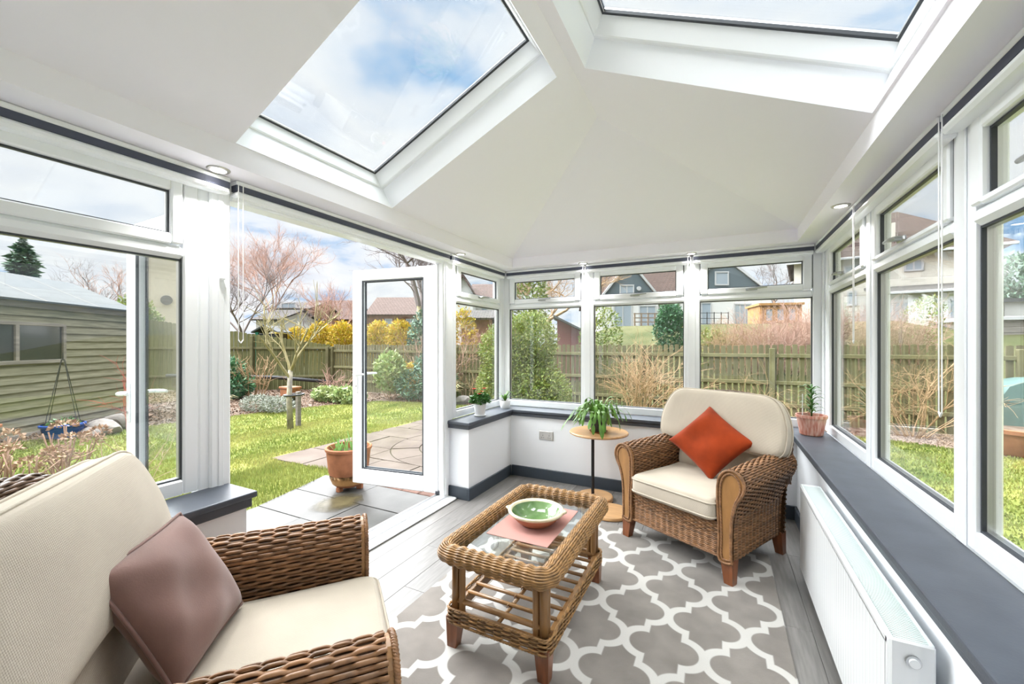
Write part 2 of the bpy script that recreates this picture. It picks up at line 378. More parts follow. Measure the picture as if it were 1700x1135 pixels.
# ------------------------------------------------------------------ helpers
class MB:
    """collects verts and faces of one mesh"""
    def __init__(s): s.v = []; s.f = []; s.n = 0; s.uv = None
    def add(s, vs, fs):
        vs = np.asarray(vs, float).reshape(-1, 3)
        s.v.append(vs)
        if isinstance(fs, np.ndarray): s.f.append((fs + s.n))
        else: s.f.append([tuple(i + s.n for i in f) for f in fs])
        s.n += len(vs)
        return s
    def box(s, x0, x1, y0, y1, z0, z1, c=0.0):
        x0, x1 = min(x0, x1), max(x0, x1); y0, y1 = min(y0, y1), max(y0, y1); z0, z1 = min(z0, z1), max(z0, z1)
        if c <= 0:
            v = [(x, y, z) for z in (z0, z1) for y in (y0, y1) for x in (x0, x1)]
            return s.add(v, [(0, 2, 3, 1), (4, 5, 7, 6), (0, 1, 5, 4), (2, 6, 7, 3), (0, 4, 6, 2), (1, 3, 7, 5)])
        c = min(c, (x1 - x0) * .45, (y1 - y0) * .45, (z1 - z0) * .45)
        bm = bmesh.new(); bmesh.ops.create_cube(bm, size=1)
        for v in bm.verts:
            v.co = Vector(((x0 + x1) / 2 + v.co.x * (x1 - x0), (y0 + y1) / 2 + v.co.y * (y1 - y0), (z0 + z1) / 2 + v.co.z * (z1 - z0)))
        bmesh.ops.bevel(bm, geom=list(bm.edges), offset=c, segments=1, affect='EDGES', profile=0.5)
        bm.verts.index_update()
        s.add([v.co[:] for v in bm.verts], [tuple(v.index for v in f.verts) for f in bm.faces]); bm.free()
        return s
    def tube(s, path, r, n=6, closed=False, caps=True, flat=None):
        P = np.asarray(path, float); m = len(P)
        r = np.broadcast_to(np.asarray(r, float), (m,))
        if closed: T = np.roll(P, -1, 0) - np.roll(P, 1, 0)
        else: T = np.gradient(P, axis=0)
        T /= np.linalg.norm(T, axis=1)[:, None] + 1e-12
        ref = np.array([0, 0, 1.0]) if abs(T[0][2]) < 0.9 else np.array([1.0, 0, 0])
        vs = []
        N_ = np.cross(T[0], ref); N_ /= np.linalg.norm(N_)
        a = np.arange(n) * 2 * pi / n
        for i in range(m):
            N_ = N_ - T[i] * (N_ @ T[i]); N_ /= np.linalg.norm(N_) + 1e-12
            B = np.cross(T[i], N_)
            vs.append(P[i] + r[i] * (np.cos(a)[:, None] * N_ + np.sin(a)[:, None] * B))
        vs = np.concatenate(vs)
        fs = []
        for i in range(m if closed else m - 1):
            j = (i + 1) % m
            for k in range(n):
                l = (k + 1) % n
                fs.append((i * n + k, i * n + l, j * n + l, j * n + k))
        if caps and not closed:
            fs.append(tuple(range(n))[::-1]); fs.append(tuple(range((m - 1) * n, m * n)))
        return s.add(vs, fs)
    def lathe(s, prof, n=32, center=(0, 0), cap=True):
        vs = []; m = len(prof)
        for r, z in prof:
            for k in range(n):
                a = 2 * pi * k / n
                vs.append((center[0] + r * cos(a), center[1] + r * sin(a), z))
        fs = []
        for i in range(m - 1):
            for k in range(n):
                l = (k + 1) % n
                fs.append((i * n + k, i * n + l, (i + 1) * n + l, (i + 1) * n + k))
        if cap:
            if prof[0][0] > 1e-6: fs.append(tuple(range(n))[::-1])
            if prof[-1][0] > 1e-6: fs.append(tuple(range((m - 1) * n, m * n)))
        return s.add(vs, fs)
    def prism(s, poly, y0, y1, axis='y'):
        """poly in (a, b) extruded along an axis"""
        n = len(poly)
        def p(a, b, t): return {'y': (a, t, b), 'x': (t, a, b), 'z': (a, b, t)}[axis]
        vs = [p(a, b, y0) for a, b in poly] + [p(a, b, y1) for a, b in poly]
        fs = [tuple(range(n)), tuple(range(n, 2 * n))[::-1]] + [(i, i + n, (i + 1) % n + n, (i + 1) % n) for i in range(n)]
        return s.add(vs, fs)
    def grid(s, G, cu=False, cv=False):
        G = np.asarray(G, float); a, b = G.shape[:2]
        fs = []
        for i in range(a if cu else a - 1):
            for j in range(b if cv else b - 1):
                i2, j2 = (i + 1) % a, (j + 1) % b
                fs.append((i * b + j, i2 * b + j, i2 * b + j2, i * b + j2))
        return s.add(G.reshape(-1, 3), fs)
    def quads(s, V):
        """V: (n, 4, 3)"""
        n = len(V)
        return s.add(V.reshape(-1, 3), np.arange(n * 4).reshape(n, 4))
    def tris(s, V):
        n = len(V)
        return s.add(V.reshape(-1, 3), np.arange(n * 3).reshape(n, 3))
    def xf(s, mtx):
        A = np.array(mtx)
        s.v = [v @ A[:3, :3].T + A[:3, 3] for v in s.v]
        return s
    def mesh(s, name, smooth=False):
        me = bpy.data.meshes.new(name)
        V = np.concatenate(s.v)
        if all(isinstance(f, np.ndarray) for f in s.f) and len({f.shape[1] for f in s.f}) == 1:
            Fa = np.concatenate(s.f); k = Fa.shape[1]
            me.vertices.add(len(V)); me.vertices.foreach_set('co', V.ravel())
            me.loops.add(Fa.size); me.loops.foreach_set('vertex_index', Fa.ravel().astype(np.int32))
            me.polygons.add(len(Fa)); me.polygons.foreach_set('loop_start', np.arange(0, Fa.size, k, dtype=np.int32))
            me.update(calc_edges=True); me.validate()
        else:
            fs = []
            for f in s.f: fs.extend(map(tuple, f.tolist() if isinstance(f, np.ndarray) else f))
            me.from_pydata(V.tolist(), [], fs); me.update()
        if smooth is True: me.shade_smooth()
        return me
    def build(s, name, m=None, parent=None, smooth=False, fix=True, **props):
        me = s.mesh(name, smooth)
        if fix and len(me.polygons) < 60000:
            bm = bmesh.new(); bm.from_mesh(me); bmesh.ops.recalc_face_normals(bm, faces=bm.faces); bm.to_mesh(me); bm.free()
        if isinstance(smooth, float): me.shade_smooth(); 
        o = bpy.data.objects.new(name, me)
        col.objects.link(o)
        if m: me.materials.append(M[m])
        if isinstance(smooth, float):
            try: me.set_sharp_from_angle(angle=R_(smooth))
            except Exception: pass
        if parent: o.parent = parent
        for k, v in props.items(): o[k] = v
        return o

def tag(o, label, cat=None, group=None, kind=None):
    o['label'] = label
    if cat: o['category'] = cat
    if group: o['group'] = group
    if kind: o['kind'] = kind
    return o
def thing(name, label, cat, loc=(0, 0, 0), rz=0.0, group=None, kind=None):
    o = bpy.data.objects.new(name, None); col.objects.link(o)
    o.empty_display_size = 0.1
    o.location = loc; o.rotation_euler = (0, 0, rz)
    return tag(o, label, cat, group, kind)
def dup(root, loc, rz, label, group=None):
    r = root.copy(); col.objects.link(r); r.location = loc; r.rotation_euler = (0, 0, rz)
    r['label'] = label
    if group: r['group'] = group
    for ch in list(root.children):
        c = ch.copy(); col.objects.link(c); c.parent = r
        for g in list(ch.children):
            d = g.copy(); col.objects.link(d); d.parent = c
    return r
def inst(me, name, parent=None, loc=(0, 0, 0), rz=0.0, sc_=None, **props):
    o = bpy.data.objects.new(name, me); col.objects.link(o)
    o.location = loc; o.rotation_euler = (0, 0, rz)
    if sc_: o.scale = sc_
    if parent: o.parent = parent
    for k, v in props.items(): o[k] = v
    return o
CY, SY = cos(YAW), sin(YAW)
def survey(u, d):
    """ground position of a bearing taken from the tripod: u reads the bearing, d the distance along the view axis"""
    r = (u - 850) / F_PX * d
    return (-SY * d + CY * r, CY * d + SY * r)
def hgt(v, d): return CAM_H + (HOR - v) * d / F_PX
GZ = -0.12

# ------------------------------------------------------------------ the room shell
XL, XR, YB, YN = -2.13, 0.735, 3.995, -0.6          # window planes, and the house wall behind the tripod
IL, IR, IB = -1.93, 0.535, 3.795                    # inner faces of the dwarf walls
ZS, ZSOF, ZUP = 0.68, 2.14, 2.24
DY0, DY1 = 1.159, 2.872                             # doorway
RX, RZ, HY = -0.69, 2.80, 2.574                     # ridge and hip apex

def S(name, mb, m, parent=None, label=None, cat=None, smooth=False):
    o = mb.build(name, m, parent, smooth)
    if not parent:
        o['kind'] = 'structure'
        if label: o['label'] = label
        if cat: o['category'] = cat
    return o

# floor of grey planks
fl = thing('floor', 'grey wood plank floor of the sunroom', 'floor', (0, 0, 0), kind='structure')
MB().box(-2.30, 0.9, YN, 4.1, -0.12, -0.012).build('subfloor', 'slab_joint', fl)
pw, plen = 0.178, 1.22
pm = {}
x = -2.10; row = 0
while x < 0.56:
    y = YN - (row * 0.43) % plen
    while y < 4.0:
        y0, y1 = max(y, YN), min(y + plen, 3.98)
        if y1 - y0 > 0.05:
            k = round(y1 - y0, 3)
            if k not in pm:
                me = MB().box(0.0006, pw - 0.0006, 0.0006, k - 0.0006, -0.012, 0.0, 0.0012).mesh('plank'); me.materials.append(M['grey_plank']); pm[k] = me
            inst(pm[k], 'plank', fl, (x, y0, 0))
        y += plen
    x += pw; row += 1

# dwarf walls
w = MB().box(XL - 0.1, IL, YN, 1.125, -0.12, 0.64)
S('wall_left', w, 'wall_paint', label='low white wall under the window beside the doorway, nearest the mauve cushion', cat='wall')
w = MB().box(XL - 0.1, IL, 2.99, IB + .05, -0.12, 0.64)
S('wall_left', w, 'wall_paint', label='short low white wall between doorway and corner', cat='wall')
w = MB().box(XL - 0.1, XR + 0.1, IB, YB + 0.1, -0.12, 0.64)
S('wall_back', w, 'wall_paint', label='low white wall with a double socket under the far windows', cat='wall')
w = MB().box(IR, XR + 0.1, YN, IB, -0.12, 0.64)
S('wall_right', w, 'wall_paint', label='low white wall behind the radiator', cat='wall')
w = MB().box(XL - .2, XR + .2, YN - 0.2, YN, -0.3, 3.1)
S('wall_front', w, 'wall_paint', label='white house wall behind the camera', cat='wall')

# slate window boards: two stepped boards each
def sill(name, label, boxes):
    t = thing(name, label, 'windowsill', kind='structure')
    for (a, b, c, d), ins in boxes:
        pass
    return t
def sill_board(t, pts, z0, z1, part):
    m = MB().prism(pts, z0, z1, 'z')
    o = m.build(part, 'slate_sill', t)
    bv = o.modifiers.new('b', 'BEVEL'); bv.width = 0.006; bv.segments = 2; bv.limit_method = 'ANGLE'
    return o
t = thing('trim_1', 'dark slate windowsill running around the far corner, with two white pots', 'windowsill', kind='structure')
L1 = [(XL, 2.935), (-1.89, 2.935), (-1.89, 3.755), (XR, 3.755), (XR, YB), (XL, YB)]
sill_board(t, L1, 0.652, 0.68, 'top_board')
L1b = [(XL, 2.955), (-1.905, 2.955), (-1.905, 3.77), (0.5, 3.77), (0.5, 3.9), (XL, 3.9)]
sill_board(t, L1b, 0.615, 0.652, 'lower_board')
t = thing('trim_2', 'long dark slate windowsill above the radiator', 'windowsill', kind='structure')
sill_board(t, [(0.49, YN), (XR, YN), (XR, 3.755), (0.49, 3.755)], 0.652, 0.68, 'top_board')
sill_board(t, [(0.505, YN), (XR, YN), (XR, 3.755), (0.505, 3.755)], 0.615, 0.652, 'lower_board')
t = thing('trim_3', 'dark slate windowsill ending at the doorway beside the mauve cushion', 'windowsill', kind='structure')
sill_board(t, [(XL, YN), (-1.885, YN), (-1.885, 1.15), (XL, 1.15)], 0.652, 0.68, 'top_board')
sill_board(t, [(XL, YN), (-1.90, YN), (-1.90, 1.135), (XL, 1.135)], 0.61, 0.652, 'lower_board')

# skirting
def skirt(name, label, *bx):
    m = MB()
    for b in bx: m.box(*b, 0.0, 0.105, 0.003)
    S(name, m, 'slate_skirting', label=label, cat='skirting board')
skirt('baseboard_back', 'dark grey skirting board under the socket', (IL + .018, IR, IB - 0.018, IB))
skirt('baseboard_left', 'dark grey skirting board wrapping the short wall by the doorway', (IL, IL + 0.018, 2.972, IB - .018), (XL, IL, 2.972, 2.99))
skirt('baseboard_right', 'dark grey skirting board below the radiator', (IR - 0.018, IR, YN, IB - .018))
skirt('baseboard_left', 'dark grey skirting board behind the armchair with the mauve cushion', (IL, IL + .018, YN, 1.125))

# ceiling: soffit, upstand, hipped slopes with two skylight openings and their shafts
SL = (RZ - ZUP) / (RX + 1.92)
OY0, OY1 = 1.07, 2.045
OXL0, OXL1 = -1.915, -0.767
OXR0, OXR1 = -0.613, 0.53
def zl(x): return ZUP + SL * (x + 1.92)
def zr(x): return ZUP + SL * (0.54 - x)
UL, UR, UB = -1.92, 0.54, 3.81
nlen = math.hypot(SL, 1)
NL_ = np.array([-SL, 0, 1]) / nlen
NR_ = np.array([SL, 0, 1]) / nlen
def slope_poly(side):
    if side == 'l':
        z, e, r, a, b = zl, UL, RX, OXL0, OXL1
    else:
        z, e, r, a, b = zr, UR, RX, OXR1, OXR0
    q = [[(e, YN), (r, YN), (r, OY0), (b, OY0), (a, OY0), (e, OY0)],
         [(r, OY0), (r, OY1), (b, OY1), (b, OY0)],
         [(e, OY0), (a, OY0), (a, OY1), (e, OY1)],
         [(e, OY1), (a, OY1), (b, OY1), (r, OY1), (r, HY), (e, UB)]]
    return [[(x_, y_, z(x_)) for x_, y_ in p] for p in q]
ce = MB()
for s_ in 'lr':
    for p in slope_poly(s_): ce.add(p, [tuple(range(len(p)))])
ce.add([(UL, UB, ZUP), (UR, UB, ZUP), (RX, HY, RZ)], [(0, 1, 2)])
# upstand
for a, b in (((UL, YN), (UL, UB)), ((UL, UB), (UR, UB)), ((UR, UB), (UR, YN))):
    ce.add([(*a, ZSOF + .06), (*b, ZSOF + .06), (*b, ZUP), (*a, ZUP)], [(0, 1, 2, 3)])
o = ce.build('ceiling', 'ceiling_paint', fix=False)
tag(o, 'white hipped plaster ceiling rising to a ridge between two skylights', 'ceiling', kind='structure')
bm = bmesh.new(); bm.from_mesh(o.data); bmesh.ops.remove_doubles(bm, verts=bm.verts, dist=1e-4); bm.to_mesh(o.data); bm.free()
so = MB()
so.box(XL - .06, UL, YN, YB + .06, ZSOF, ZSOF + .06)
so.box(UR, XR + .06, YN, YB + .06, ZSOF, ZSOF + .06)
so.box(UL, UR, UB, YB + .06, ZSOF, ZSOF + .06)
so_o = so.build('soffit', 'ceiling_paint', o)
# outer roof shell, keeping daylight out above the plaster
ro = MB()
TH = 0.20
for s_, nn in (('l', NL_), ('r', NR_)):
    for p in slope_poly(s_):
        P_ = np.array(p) + nn * TH
        # openings stay open: shift keeps the same hole, pushed along the slope normal
        ro.add(P_, [tuple(range(len(p)))])
nB = np.array([0, (RZ - ZUP) / (UB - HY), 1.0]); nB /= np.linalg.norm(nB)
ro.add(np.array([(UL, UB, ZUP), (UR, UB, ZUP), (RX, HY, RZ)]) + nB * TH, [(0, 1, 2)])
ro.box(RX - .09, RX + .09, YN, HY + .1, RZ + .17, RZ + .24)
for a, b in (((UL, UB), (RX, HY)), ((UR, UB), (RX, HY))):
    ro.tube([(a[0], a[1], ZUP + .19), (b[0], b[1], RZ + .2)], .09, 6)
ro.box(XL - .15, UL - .01, YN, YB + .15, ZSOF + .062, ZUP - .005)
ro.box(UR + .01, XR + .15, YN, YB + .15, ZSOF + .062, ZUP - .005)
ro.box(UL, UR, UB + .01, YB + .15, ZSOF + .062, ZUP - .005)
S('roof', ro, 'roof_tile_grey', label='tiled conservatory roof above the plaster ceiling', cat='roof')

def skylight(name, side, label):
    nn, z = (NL_, zl) if side == 'l' else (NR_, zr)
    lo, hi = (OXL0, OXL1) if side == 'l' else (OXR1, OXR0)
    along = np.array([1 if side == 'l' else -1, 0, SL]); along /= np.linalg.norm(along)
    def P(x, y, ins_s, ins_y, tt):
        """corner of the opening pushed inwards along slope / y and up by tt"""
        p = np.array([x, y, z(x)]) + nn * tt
        p = p + along * (ins_s if x == lo else -ins_s)
        p[1] += ins_y if y == OY0 else -ins_y
        return p
    cs = [(lo, OY0), (hi, OY0), (hi, OY1), (lo, OY1)]
    def ring(i_s, i_y, tt): return [P(x_, y_, i_s, i_y, tt) for x_, y_ in cs]
    root = thing(name, label, 'skylight', kind='structure')
    def loft(part, rings, m):
        b = MB(); v = np.concatenate(rings); fs = []
        for i in range(len(rings) - 1):
            for k in range(4):
                l = (k + 1) % 4
                fs.append((i * 4 + k, i * 4 + l, i * 4 + 4 + l, i * 4 + 4 + k))
        b.add(v, fs); return b.build(part, m, root, fix=False)
    loft('reveal', [ring(0, 0, 0), ring(.012, .045, .125)], 'wall_paint')
    loft('frame', [ring(.010, .043, .120), ring(.018, .062, .120), ring(.022, .068, .126), ring(.036, .10, .198), ring(.05, .112, .20)], 'upvc')
    loft('gasket', [ring(.036, .10, .196), ring(.046, .113, .198), ring(.046, .113, .212)], 'gasket')
    g = MB(); a = ring(.03, .095, .205); b2 = ring(.03, .095, .212)
    g.add(np.array(a + b2), [(0, 1, 2, 3), (4, 5, 6, 7), (0, 1, 5, 4), (1, 2, 6, 5), (2, 3, 7, 6), (3, 0, 4, 7)])
    g.build('pane', 'window_glass', root)
    loft('outer_frame', [ring(.036, .10, .213), ring(.03, .09, .235), ring(-.04, -.05, .235), ring(-.04, -.05, .17), ring(-.0, -.0, .17)], 'handle_grey')
skylight('window_10', 'l', 'skylight in the roof slope above the doorway, clouds behind')
skylight('window_11', 'r', 'skylight in the roof slope above the radiator side, cut by the top of the picture')

# ------------------------------------------------------------------ windows
def frame_axes(wall):
    """maps local (s along wall, t into the room, z) to world"""
    if wall == 'l': return lambda s, t, z: (XL + t, s, z)
    if wall == 'b': return lambda s, t, z: (s, YB - t, z)
    return lambda s, t, z: (XR - t, s, z)
def wbox(mb, wall, s0, s1, t0, t1, z0, z1, c=0.004):
    fx = frame_axes(wall)
    a, b = fx(s0, t0, z0), fx(s1, t1, z1)
    mb.box(a[0], b[0], a[1], b[1], a[2], b[2], c)
ZG0, ZG1, ZT0, ZT1, ZTOP = 0.745, 1.728, 1.835, 2.02, 2.135
nwin = [0]
def window(wall, s0, s1, label, handle=True, lower=True, top_in=0.065, names=None):
    nwin[0] += 1
    ZT0 = 1.808 if wall == 'r' else 1.832
    root = thing('window_%d' % nwin[0], label, 'window', kind='structure')
    f = MB(); fw = 0.06
    t0, t1 = -0.07, 0.0
    wbox(f, wall, s0, s0 + fw, t0, t1, ZS, ZTOP, .006); wbox(f, wall, s1 - fw, s1, t0, t1, ZS, ZTOP, .006)
    wbox(f, wall, s0 + fw, s1 - fw, t0, t1, ZS, ZG0, .006)
    wbox(f, wall, s0 + fw, s1 - fw, t0, t1, 2.085, ZTOP, .004)
    wbox(f, wall, s0 + fw - .005, s1 - fw + .005, t0, t1 + .004, ZG1, 1.785, .016)   # transom, rounded
    f.build('frame', 'upvc', root)
    # bead of the fixed pane and its dark gasket
    def rim(part, m, a0, a1, z0, z1, wdt, ta, tb, c=0.002):
        b = MB()
        wbox(b, wall, a0, a0 + wdt, ta, tb, z0, z1, c); wbox(b, wall, a1 - wdt, a1, ta, tb, z0, z1, c)
        wbox(b, wall, a0 + wdt, a1 - wdt, ta, tb, z0, z0 + wdt, c); wbox(b, wall, a0 + wdt, a1 - wdt, ta, tb, z1 - wdt, z1, c)
        return b.build(part, m, root)
    a0, a1 = s0 + fw, s1 - fw
    rim('gasket', 'gasket', a0 - .001, a1 + .001, ZG0 - .001, ZG1 + .001, .008, -.028, -.016, 0)
    rim('spacer', 'handle_grey', a0 - .001, a1 + .001, ZG0 - .001, ZG1 + .001, .008, -.048, -.0281, 0)
    p = MB(); wbox(p, wall, a0, a1, -.034, -.030, ZG0, ZG1, 0); p.build('pane', 'window_glass', root)
    # opening top light
    b0, b1 = a0 + top_in, a1 - top_in
    b = MB()
    wbox(b, wall, a0 + .006, b0, -.055, .012, 1.790, 2.080, .006); wbox(b, wall, b1, a1 - .006, -.055, .012, 1.790, 2.080, .006)
    wbox(b, wall, b0, b1, -.055, .012, 1.784, ZT0, .006); wbox(b, wall, b0, b1, -.055, .012, ZT1, 2.080, .006)
    b.build('opening_sash', 'upvc', root)
    sg = MB()
    for q0, q1 in ((a0 + .0005, a0 + .0075), (a1 - .0075, a1 - .0005)): wbox(sg, wall, q0, q1, -.05, -.003, 1.80, 2.0845, 0)
    wbox(sg, wall, a0, a1, -.05, -.004, 2.077, 2.0845, 0)
    sg.build('sash_gasket', 'gasket', root)
    rim('gasket', 'gasket', b0 - .001, b1 + .001, ZT0 - .001, ZT1 + .001, .008, -.024, -.010, 0)
    p = MB(); wbox(p, wall, b0, b1, -.027, -.023, ZT0, ZT1, 0); p.build('pane', 'window_glass', root)
    if handle:
        mid = (s0 + s1) / 2
        h = MB(); sg = 1
        wbox(h, wall, mid - .055, mid + .03, .012, .022, 1.802, 1.824, .004)
        h.build('handle_plate', 'handle_grey', root)
        h = MB(); fx = frame_axes(wall)
        h.tube([fx(mid - .03, .02, 1.813), fx(mid - .03, .042, 1.813), fx(mid - .01, .052, 1.814), fx(mid + .03, .05, 1.818), fx(mid + .095, .046, 1.822)], [.011, .012, .011, .009, .007], 8)
        h.build('handle', 'handle_grey', root, 40.0)
    return root
window('l', -0.60, 0.05, 'window behind the armchair back, outside the frame')
window('l', 0.05, 1.03, 'tall window beside the doorway looking onto the shed', top_in=.05, handle=False)
window('l', 3.035, 3.985, 'narrow-looking window between doorway and corner, behind the red flowers')
window('b', -2.112, -1.180, 'far window nearest the doorway corner, full of evergreen shrub')
window('b', -1.170, -0.222, 'middle far window, straw coloured bush outside')
window('b', -0.212, 0.728, 'far window behind the armchair with the orange cushion')
window('r', 2.885, 3.86, 'side window nearest the far corner, behind the pink pot')
window('r', 1.925, 2.875, 'second side window from the far corner, tiled house outside')
window('r', 0.96, 1.915, 'side window over the near end of the radiator')
# names window_10 and window_11 are the skylights
nwin[0] = 11
window('r', 0.0, 0.95, 'side window beside the camera, outside the frame')
window('r', -0.6, -0.01, 'last side window, outside the frame')

# posts and couplers
def post(n, label, boxes, c=.006):
    m = MB()
    for wall, a in boxes: wbox(m, wall, *a, c)
    S('trim_%d' % n, m, 'upvc', label=label, cat='window post')
post(4, 'white corner post by the two small white pots', [('l', (3.985, YB + .07, -.07, .0, ZS, ZTOP)), ('b', (XL - .0, -2.112, -.07, .0, ZS, ZTOP)), ('l', (3.93, 3.995, 0, .012, ZS, 2.1))])
post(5, 'white corner post above the pink striped pot', [('r', (3.86, YB + .07, -.07, .0, ZS, ZTOP)), ('b', (0.728, XR, -.07, .0, ZS, ZTOP)), ('r', (3.93, 3.995, 0, .012, ZS, 2.1))])
post(6, 'white post between the two far windows by the christmas cactus', [('b', (-1.18, -1.17, -.07, .004, ZS, ZTOP)), ('b', (-1.205, -1.145, 0, .007, ZS, 2.1))])
post(7, 'white post between the two far windows above the armchair', [('b', (-.222, -.212, -.07, .004, ZS, ZTOP)), ('b', (-.247, -.187, 0, .007, ZS, 2.1))])
post(8, 'white post between the first and second side windows', [('r', (2.875, 2.885, -.07, .004, ZS, ZTOP)), ('r', (2.85, 2.91, 0, .007, ZS, 2.1))])
post(9, 'broad white post between the second and third side windows', [('r', (1.915, 1.925, -.07, .004, ZS, ZTOP)), ('r', (1.89, 1.95, 0, .007, ZS, 2.1))])
post(10, 'white post between side windows beside the camera', [('r', (.95, .96, -.07, .004, ZS, ZTOP)), ('r', (-.01, .0, -.07, .004, ZS, ZTOP))])

# doorway frame, jambs, head, threshold
t = thing('trim_11', 'white plastic frame of the open doorway', 'door frame', kind='structure')
m = MB()
wbox(m, 'l', 1.03, 1.075, -.07, .0, 0.0, ZTOP, .006); wbox(m, 'l', 1.068, DY0, -.075, .018, 0, ZTOP, .008); wbox(m, 'l', 1.10, 1.125, .018, .024, .64, ZTOP, .004)
m.build('jamb', 'upvc', t)
m = MB(); wbox(m, 'l', DY1, 2.95, -.075, .018, 0, ZTOP, .008); wbox(m, 'l', 2.94, 3.035, -.07, .0, 0, ZTOP, .006); wbox(m, 'l', 2.90, 2.925, .018, .024, 0.05, ZTOP, .004)
wbox(m, 'l', DY1 - .012, DY1, -.06, -.035, 0.05, 2.04, .002)
m.build('jamb', 'upvc', t)
m = MB(); wbox(m, 'l', DY0, DY1, -.075, .018, 2.045, ZTOP, .006); m.build('door_head', 'upvc', t)
m = MB(); wbox(m, 'l', DY0 - .09, DY1 + .09, -.085, .10, 0.0, .022, .008); wbox(m, 'l', DY0 - .03, DY1 + .03, -.075, .02, .02, .048, .008)
m.build('threshold', 'upvc', t)
m = MB(); wbox(m, 'l', DY0, DY1, -.045, -.035, .046, .062, .003); m.build('threshold_ridge', 'handle_grey', t)
m = MB(); wbox(m, 'l', DY1 - .02, DY1 + .0, -.055, -.02, .05, .085, .003); m.build('hinge_block', 'gasket', t)
for z_ in (.35, 1.1, 1.85):
    m = MB(); m.tube([(XL - .085, DY1 + .012, z_ - .05), (XL - .085, DY1 + .012, z_ + .05)], .013, 8); m.build('hinge', 'upvc', t, 40.0)
m = MB(); wbox(m, 'l', 1.10, 1.128, .024, .036, 1.655, 1.69, .006); m.build('cord_cleat', 'upvc', t)

# door leaves; local frame: hinge at origin, leaf along +X, room-side face towards -Y when seen
def door_leaf(name, label, loc, rz, wd=.86, flip=1):
    r = thing(name, label, 'door', loc, rz, kind='structure')
    z0, z1, st = .055, 2.035, .105
    m = MB()
    m.box(0, st, -.035, .035, z0, z1, .008); m.box(wd - st, wd, -.035, .035, z0, z1, .008)
    m.box(st, wd - st, -.035, .035, z0, z0 + .14, .008); m.box(st, wd - st, -.035, .035, z1 - .10, z1, .008)
    m.box(-.012, .02, .01, .03, z0, z1, .003)
    m.build('frame', 'upvc', r)
    m = MB()
    for yy in (-.028, .016):
        m.box(st - .001, st + .011, yy, yy + .012, z0 + .14, z1 - .10); m.box(wd - st - .011, wd - st + .001, yy, yy + .012, z0 + .14, z1 - .10)
        m.box(st, wd - st, yy, yy + .012, z0 + .139, z0 + .151); m.box(st, wd - st, yy, yy + .012, z1 - .111, z1 - .099)
    m.build('gasket', 'gasket', r)
    m = MB(); m.box(st, wd - st, -.004, .004, z0 + .14, z1 - .10); m.build('pane', 'window_glass', r)
    for sd in (-1, 1):
        y = sd * .035
        m = MB(); m.box(wd - .068, wd - .036, min(y, y + sd * .010), max(y, y + sd * .010), .90, 1.13, .004); m.build('handle_plate', 'white_enamel', r)
        m = MB(); xh = wd - .052
        m.tube([(xh, y, 1.07), (xh, y + sd * .045, 1.07), (xh - .02, y + sd * .058, 1.07), (xh - .06, y + sd * .06, 1.072), (xh - .125, y + sd * .055, 1.074)], [.011, .011, .012, .011, .008], 8)
        m.build('handle', 'white_enamel', r, 40.0)
        m = MB(); m.tube([(xh, y + sd * .009, .96), (xh, y + sd * .013, .96)], .008, 10); m.build('keyhole', 'handle_grey', r)
    return r
door_leaf('door_1', 'open white glazed door leaf standing out over the patio', (-2.215, 2.90, 0), pi + R_(8.0))
door_leaf('door_2', 'open white door leaf seen edge-on through the window, house wall mirrored in its glass', (-2.215, 1.125, 0), pi + R_(-1.5))

# ------------------------------------------------------------------ blinds, downlights, socket, radiator
def blind(wall, s0, s1, label, cord_at=None, cord_len=.5):
    r = thing('roller_blind', label, 'blind', group='blinds folded up along the window heads')
    m = MB(); wbox(m, wall, s0, s1, .002, .062, 2.118, 2.138, .004); m.build('head_rail', 'upvc', r)
    m = MB(); wbox(m, wall, s0 + .002, s1 - .002, .006, .058, 2.088, 2.118, .001)
    m.build('folded_fabric', 'navy', r)
    m = MB(); wbox(m, wall, s0, s1, .002, .064, 2.058, 2.088, .010); m.build('bottom_rail', 'upvc', r)
    if cord_at is not None:
        fx = frame_axes(wall)
        for dd in (0, .022):
            m = MB(); m.tube([fx(cord_at + dd, .068, 2.12), fx(cord_at + dd, .068, 2.12 - cord_len)], .0022, 5); m.build('cord', 'cord', r)
        m = MB(); m.tube([fx(cord_at, .068, 2.12 - cord_len), fx(cord_at + .011, .068, 2.105 - cord_len), fx(cord_at + .022, .068, 2.12 - cord_len)], .003, 5); m.build('cord_end', 'cord', r)
    return r
blind('l', -.58, 1.135, 'navy folded blind above the window that looks onto the shed')
blind('l', 1.16, 2.92, 'navy folded blind across the head of the open doorway', 1.165, .75)
blind('l', 2.94, 3.93, 'short navy folded blind above the window with red flowers', 2.945, .55)
blind('b', -2.06, -1.19, 'navy folded blind above the evergreen window', -1.20, .42)
blind('b', -1.17, -.23, 'navy folded blind above the middle far window', -.245, .42)
blind('b', -.20, .67, 'navy folded blind above the far window behind the armchair')
blind('r', 1.93, 3.93, 'navy folded blind over the first two side windows', 2.875, .75)
blind('r', -.58, 1.905, 'navy folded blind over the near side windows', 1.875, 1.0)

